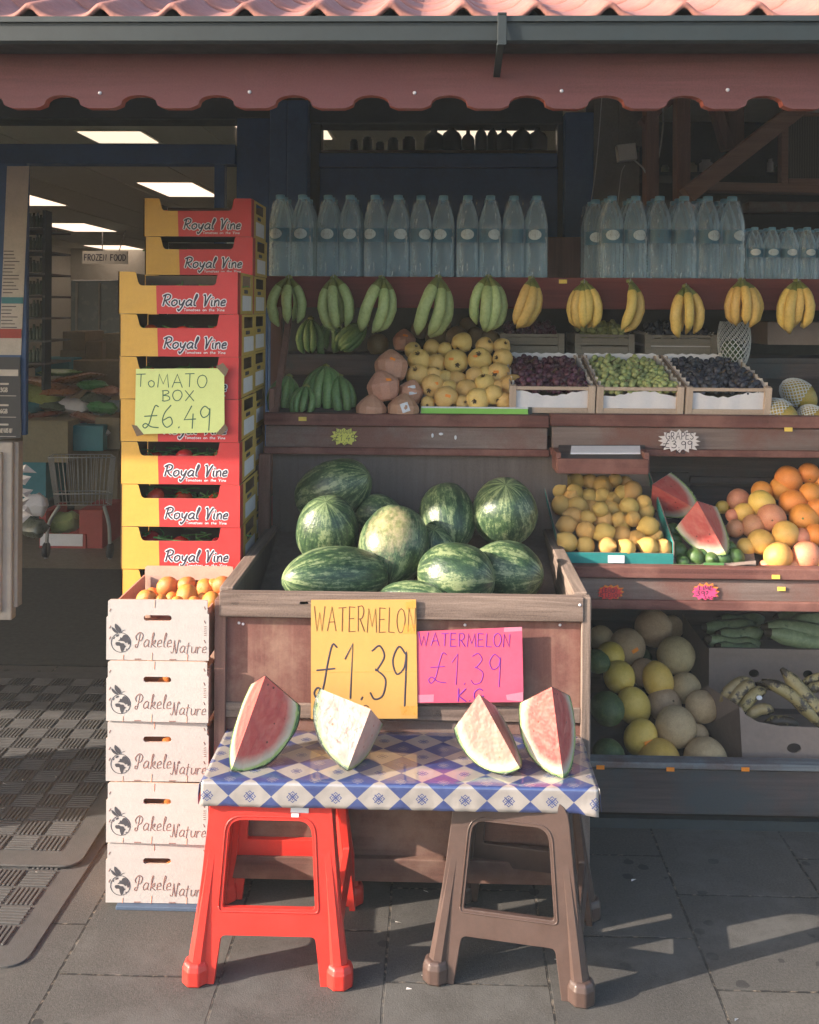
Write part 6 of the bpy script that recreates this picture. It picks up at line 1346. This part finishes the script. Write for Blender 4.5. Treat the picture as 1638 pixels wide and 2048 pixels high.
def grape_bunch(label, m, T, x0, x1, y0, y1, z, n, seed, r=.0112):
    rr = random.Random(seed); cx, cy = (x0+x1)/2, (y0+y1)/2; t = thing('grape_bunch', label, 'grape bunch', T @ Vector((cx, cy, z)), T.to_euler(), 'grape bunches in the crates'); pts = []; tries = 0
    while len(pts) < n and tries < 6000:
        tries += 1; u, v = rr.uniform(-1, 1), rr.uniform(-1, 1); x, y = u*(x1-x0)/2, v*(y1-y0)/2; q = rr.choice((0, 0, 1))
        zz = (.022*(1-.55*u*u-.35*v*v)*q)+rr.uniform(-.006, .004)+.010*noise.noise((u*2+seed, v*2, 1))
        if all((x-a)**2+(y-c)**2+(zz-e)**2 > (1.62*r)**2 for a, c, e in pts): pts.append((x, y, zz))
    for p in pts:
        o = bpy.data.objects.new('grape', GR[m]); col.objects.link(o); o.parent = t; s = r*rr.uniform(.88, 1.1); o.location = p; o.scale = (s, s, s); o.rotation_euler = (rr.uniform(-1, 1), rr.uniform(-1, 1), 0)
    b = MB(); b.tube(crom([(-.03, .03, -.004), (0, 0, .012), (.02, -.015, .024), (.03, -.02, .034)], 4), .0018, 5)
    for k in range(4): a = rr.uniform(0, 6); b.tube([(rr.uniform(-.03, .03), rr.uniform(-.03, .03), .008), (.04*math.cos(a), .04*math.sin(a), .026)], .0011, 4)
    b.build('stem', 'stem brown', t); return t
SL = math.atan2(.11, .5)
for ci, (x0, x1, m, nm, yy) in enumerate(((1018, 1188, 'grape red', 'red', 838), (1192, 1364, 'grape green', 'green', 843), (1370, 1538, 'grape black', 'black', 845))):
    Yc = 3.665; p = W(x0, yy, Yc); w_ = (x1-x0)*Yc/F; d, h = .44, .10; p.z = Z1+.004+(Yc-3.64)*.22; rot = (SL, 0, 0)
    grape_crate(f'poplar crate of {nm} grapes lined with white paper', p, rot, w_, d, h); T = Matrix.Translation(p) @ Euler(rot).to_matrix().to_4x4()
    for j, (a, c, e, f_, wh) in enumerate(((.05, .5, .02, .26, 'front left'), (.5, .95, .02, .26, 'front right'), (.06, .36, .26, .62, 'middle left'), (.36, .66, .26, .62, 'centre'), (.66, .94, .26, .62, 'middle right'), (.08, .5, .62, .92, 'back left'), (.5, .92, .62, .92, 'back right'))):
        grape_bunch(f'{nm} grape bunch at the {wh} of its crate', m, T, a*w_+.005, c*w_-.005, e*d+.012, f_*d, h*.80, 50, ci*10+j)
for ci, (x0, x1, m, nm) in enumerate(((1000, 1128, 'grape red', 'red'), (1150, 1268, 'grape green', 'green'), (1290, 1432, 'grape black', 'black'))):
    Yc = 4.16; p = W(x0, 700, Yc); p.z = Z2+.001; w_ = (x1-x0)*Yc/F; d, h = .30, .09
    grape_crate(f'old grey crate of {nm} grapes in the shaded back row', p, (0, 0, 0), w_, d, h, True, ci == 2); b = MB(); rr = random.Random(ci)
    for k in range(150): c = (rr.uniform(.03, w_-.03), rr.uniform(.03, d-.03)); z = h*.9+rr.uniform(-.01, .03)+.03*c[1]/d; b.lathe([(math.sin(PI*i/6)*.0115, -math.cos(PI*i/6)*.0115) for i in range(7)], (c[0], c[1], z), 8)
    o = b.build('grape_heap', m, loc=p); tag(o, f'shaded heap of {nm} grapes in the back row crate', 'grapes', kind='stuff')
# papayas in white foam nets
def net(name, label, loc, rx, rz, rot, z0=-.95, z1=.35, n=18, m=9, r=.0022):
    b = MB(); pos = lambda i, j: (math.cos(2*PI*(i+.5*(j % 2))/n)*math.sqrt(max(.0, 1-(z0+(z1-z0)*j/m)**2))*rx+1e-5, math.sin(2*PI*(i+.5*(j % 2))/n)*math.sqrt(max(.0, 1-(z0+(z1-z0)*j/m)**2))*rx, (z0+(z1-z0)*j/m)*rz)
    for j in range(m):
        for i in range(n):
            for k in ((0, -1) if j % 2 == 0 else (0, 1)): b.tube([pos(i, j), pos(i+k, j+1)], r, 4, caps=False)
    o = b.build(name, 'net foam', loc=loc); o.rotation_euler = rot; return tag(o, label, 'fruit net', 'white foam fruit nets')
PA = [(1560, 1195, 85, 3.80, (R(40), R(35), 0), 'mottled papaya sticking out of its foam net at the upper right of the shelf', (1470, 1140)), (1445, 1292, 82, 3.68, (R(70), R(40), 0), 'mottled papaya in a foam net next to the black grapes', (1395, 1260)), (1620, 1310, 72, 3.68, (R(60), R(60), 0), 'papaya in a foam net cut by the right picture edge', (1580, 1290))]
for i, (x, y, r, Y, rot, lb, nn) in enumerate(PA):
    s = r*.365*Y/F*.9; p = W(*c5(x, y), Y); q = W(*c5(*nn), Y+.02); ax = (p-q).normalized(); o = bpy.data.objects.new('papaya', FM['papaya'][i]); col.objects.link(o); o.scale = (s, s, s); o.location = p.lerp(q, .35); o.rotation_euler = ax.to_track_quat('Z', 'Y').to_euler(); tag(o, lb, 'papaya', 'papayas in foam nets')
    net('foam_net', ['white foam net round the upper papaya', 'white foam net round the papaya beside the black grapes', 'white foam net round the papaya at the picture edge'][i], o.location, s*1.04, s*1.42, o.rotation_euler, -.98, .25, 20, 11, .0016)
p = W(1468, 680, 4.05); net('foam_net', 'empty white foam net hanging below the yellow bananas', p, .062, .13, (R(180), 0, 0), -.55, .85, 18, 14, .0018)
fruit('dark melon', 'dark_fruit', 1465, 705, 22, 4.05, 'dark fruit inside the hanging foam net', 'fruit', None)
carton('brown_box', 1535, 1700, 645, 690, 4.17, .25, 'cardboard', 'dim brown cardboard box behind the rightmost bananas', 'box')
# ---------------------------------------------------------------- bottom tier: melons, plantain boxes
ML = [('galia', 548, 250, 122, 3.86, 'round tan melon topmost in the bottom bin'), ('galia', 668, 245, 78, 3.95, 'tan melon peeping out behind the topmost one'), ('galia', 378, 372, 118, 3.78, 'tan melon with an orange tag below the topmost one'), ('galia', 205, 320, 85, 3.82, 'tan melon beside the crate at the upper left of the bin'),
      ('galia', 697, 430, 124, 3.72, 'large grey tan melon right of the middle'), ('honeydew', 268, 432, 98, 3.68, 'yellow melon highest at the left of the bin'), ('honeydew', 325, 572, 112, 3.60, 'yellow melon with an orange tag at the left'), ('galia', 490, 545, 92, 3.70, 'grey melon hidden behind the yellow ones'),
      ('honeydew', 578, 595, 110, 3.62, 'tall yellow melon in the centre of the bin'), ('galia', 760, 645, 100, 3.64, 'grey melon behind the warm tan one at right'), ('honeydew', 420, 765, 118, 3.52, 'bright yellow melon left of centre, low in the bin'), ('galia', 620, 755, 112, 3.58, 'grey melon between yellow and tan ones in the centre'),
      ('galia', 868, 768, 106, 3.52, 'warm tan melon at the right end of the bin'), ('galia', 697, 900, 134, 3.44, 'large tan melon in front of the bin centre'), ('honeydew', 465, 970, 116, 3.42, 'yellow melon with an orange tag in the front'), ('honeydew', 588, 1125, 150, 3.36, 'flat lying yellow melon at the front board'),
      ('galia', 892, 1110, 140, 3.36, 'tan melon at the front right corner of the bin'), ('galia', 842, 950, 68, 3.46, 'small grey melon behind the front right one'), ('dark melon', 245, 780, 120, 3.44, 'dark green melon with a yellowish flank beside the crate'), ('dark melon', 255, 1085, 112, 3.37, 'dark green melon lowest at the left of the bin'), ('dark melon', 175, 470, 85, 3.6, 'dark melon mostly hidden behind the crate post'), ('dark melon', 480, 440, 60, 3.85, 'dark melon in the gap behind the tan melons')]
for k, x, y, r, Y, lb in ML:
    rot = None
    if k == 'honeydew': rot = (R(90), R(rnd.uniform(60, 110)), 0) if r > 140 or x < 400 else (R(20), R(rnd.uniform(-30, 30)), rnd.uniform(0, 6))
    if k == 'dark melon': rot = (R(80), R(75), rnd.uniform(0, .6))
    o = fruit(k, 'melon', *cm(x, y), r*.304*(.92 if k == 'honeydew' else .9 if k == 'dark melon' else 1), Y, lb, 'melon', 'melons in the bottom bin', rot=rot)
    if 'orange tag' in lb: sticker(o, 'sticker orange', .026, .013, 1.0 if k == 'galia' else 1.12, ph=(.25, .1))
def plantain(px0, py0, px1, py1, Y0, Y1, m, label, group, bow=.03, r=.021, bz=1):
    r *= .95 if 'ripe' in m else 1
    a, c = W(px0, py0, Y0), W(px1, py1, Y1); n = 14; pts = []; rad = []; mid = Vector((0, -.4*bow, bow*bz))
    for i in range(n+1):
        t = i/n; pts.append(a.lerp(c, t)+mid*math.sin(PI*t)); e = min(1, .30+t*3.2) if t < .25 else 1 if t < .78 else max(.16, 1-((t-.78)/.22)**1.7*.84); rad.append(r*e)
    b = MB(); b.tube([p-a for p in pts], rad, 6, lambda t: 1 if t < .05 or t > .97 else 0); tag(b.build('plantain', [m, 'banana tip'], loc=a), label, 'plantain', group)
pb = thing('plantain_box', 'brown cardboard box with a low curved front, holding speckled plantains', 'box', W(1490, 1535, 3.34)); pm = crop(1360, 1220, .1697)
b = MB(); P = Pl(W(1486, 1536, 3.335)); k = 3.335/F
out = [(0, 0), (420*k, 0), (420*k, 80*k), (160*k, 82*k), (70*k, 84*k), (28*k, 92*k), (5*k, 105*k), (-4*k, 120*k), (-8*k, 120*k)]
hole = [(100*k+14*k*math.cos(2*PI*i/16), 41*k+10*k*math.sin(2*PI*i/16)) for i in range(16)]
b.plate([out, hole], P, .006, 0); z0, z1 = P.o.z, P.o.z+.195; xl = P.o.x
b.add([(xl-.004, 3.338, z0), (xl-.07, 3.62, z0), (xl-.07, 3.62, z1-.05), (xl-.066, 3.52, z1), (xl-.012, 3.338, z1)], [(0, 4, 3, 2, 1), (0, 1, 2, 3, 4)], 0); b.add([(xl, 3.34, z0+.002), (xl+.8, 3.34, z0+.002), (xl+.8, 3.64, z0+.06), (xl-.05, 3.64, z0+.06)], [(0, 1, 2, 3)], 1)
b.build('body', ['cardboard', 'cardboard inside'], pb, True)
rb2 = thing('plantain_box', 'brown cardboard box of green plantains at the back of the bottom bin', 'box', W(1430, 1400, 3.66)); b = MB(); k = 3.66/F; P = Pl(W(1418, 1420, 3.66))
hs = [[(cx*k+10*k*math.cos(2*PI*i/16), 74*k+8*k*math.sin(2*PI*i/16)) for i in range(16)] for cx in (88, 194)]
b.plate([[(0, 0), (500*k, 0), (500*k, 116*k), (4*k, 122*k)]]+hs, P, .006); b.pbox(1418, 1900, 1300, 1312, 3.645, .012)
b.add([W(1418, 1425, 3.655), W(1418, 1300, 3.655), W(1365, 1228, 3.92), W(1365, 1330, 3.92), W(1440, 1320, 3.655), W(1440, 1420, 3.655)], [(0, 1, 2, 3), (3, 2, 1, 0), (0, 5, 4, 1)]); b.add([W(1418, 1330, 3.67), W(1900, 1330, 3.67), W(1900, 1280, 4.0), W(1380, 1280, 4.0)], [(0, 1, 2, 3)]); b.build('body', 'cardboard', rb2, True)
PG = [(415, 425, 950, 460, 3.70, 3.72, 'front green plantain at the left of the back box', -.02), (300, 330, 950, 385, 3.74, 3.76, 'green plantain second from the front in the back box', -.025), (420, 280, 980, 240, 3.80, 3.80, 'green plantain in the middle of the back box', -.02), (260, 210, 900, 170, 3.86, 3.86, 'dark green plantain at the back left of the box', -.01), (430, 110, 1000, 90, 3.92, 3.92, 'dark green plantain at the very back under the shelf', -.02),
      (960, 200, 1900, 330, 3.72, 3.72, 'long pale green plantain at the right of the back box', .01), (1000, 260, 1900, 480, 3.69, 3.70, 'pale green plantain lowest at the right of the back box', .005), (1250, 180, 1950, 190, 3.80, 3.80, 'green plantain behind the long pale ones', .02), (1100, 110, 1900, 80, 3.88, 3.88, 'dark green plantain at the back right under the shelf', .01)]
for x0, y0, x1, y1, Y0, Y1, lb, bow in PG: plantain(*pm(x0, y0), *pm(x1, y1), Y0, Y1, 'plantain green', lb, 'green plantains in the back box', bow, .033)
PR = [(870, 870, 470, 1080, 3.50, 3.44, 'ripe speckled plantain curving left from the crown', .035, .020), (880, 880, 560, 1180, 3.47, 3.42, 'ripe plantain with a white oval sticker', .03, .021), (1010, 960, 700, 1230, 3.45, 3.41, 'short ripe plantain below the stickered one', .03, .020), (1100, 1190, 780, 1270, 3.42, 3.40, 'pale ripe plantain at the low box front', .02, .019),
      (960, 830, 1680, 1400, 3.44, 3.38, 'long ripe plantain sloping down to the right', .03, .022), (880, 870, 1550, 1310, 3.50, 3.44, 'ripe plantain behind the long sloping one', .045, .019), (1195, 690, 1760, 1330, 3.44, 3.38, 'ripe plantain with upright green stalk at right', .0, .026), (1420, 870, 1950, 760, 3.50, 3.5, 'dark ripe plantain lying at the right back', .01, .017), (1450, 950, 1950, 900, 3.46, 3.46, 'dark ripe plantain lowest at the right edge', .01, .018), (1000, 1330, 1400, 1350, 3.44, 3.42, 'shrivelled dark plantain at the bottom of the box', .01, .02)]
for x0, y0, x1, y1, Y0, Y1, lb, bow, r in PR: plantain(*pm(x0, y0), *pm(x1, y1), Y0, Y1, 'plantain ripe', lb, 'ripe plantains in the front box', bow, r)
p = W(*pm(935, 1035), 3.40); b = MB(); b.lathe([(.010, 0), (.0095, .0012), (0, .0015)], n=16, T=Matrix.Rotation(R(80), 3, 'X'), fn=lambda v: Vector((v.x, v.y*.75, v.z))); tag(b.build('oval_sticker', 'label white', loc=p), 'white oval sticker on the ripe plantains', 'sticker')
# ---------------------------------------------------------------- a thin veil of air, added only to lift the dark tones
b = MB(); b.box(-48, 48, -38, 62, -1, 4.6); hz = b.build('fade_veil', 'fade veil'); tag(hz, kind='stuff')
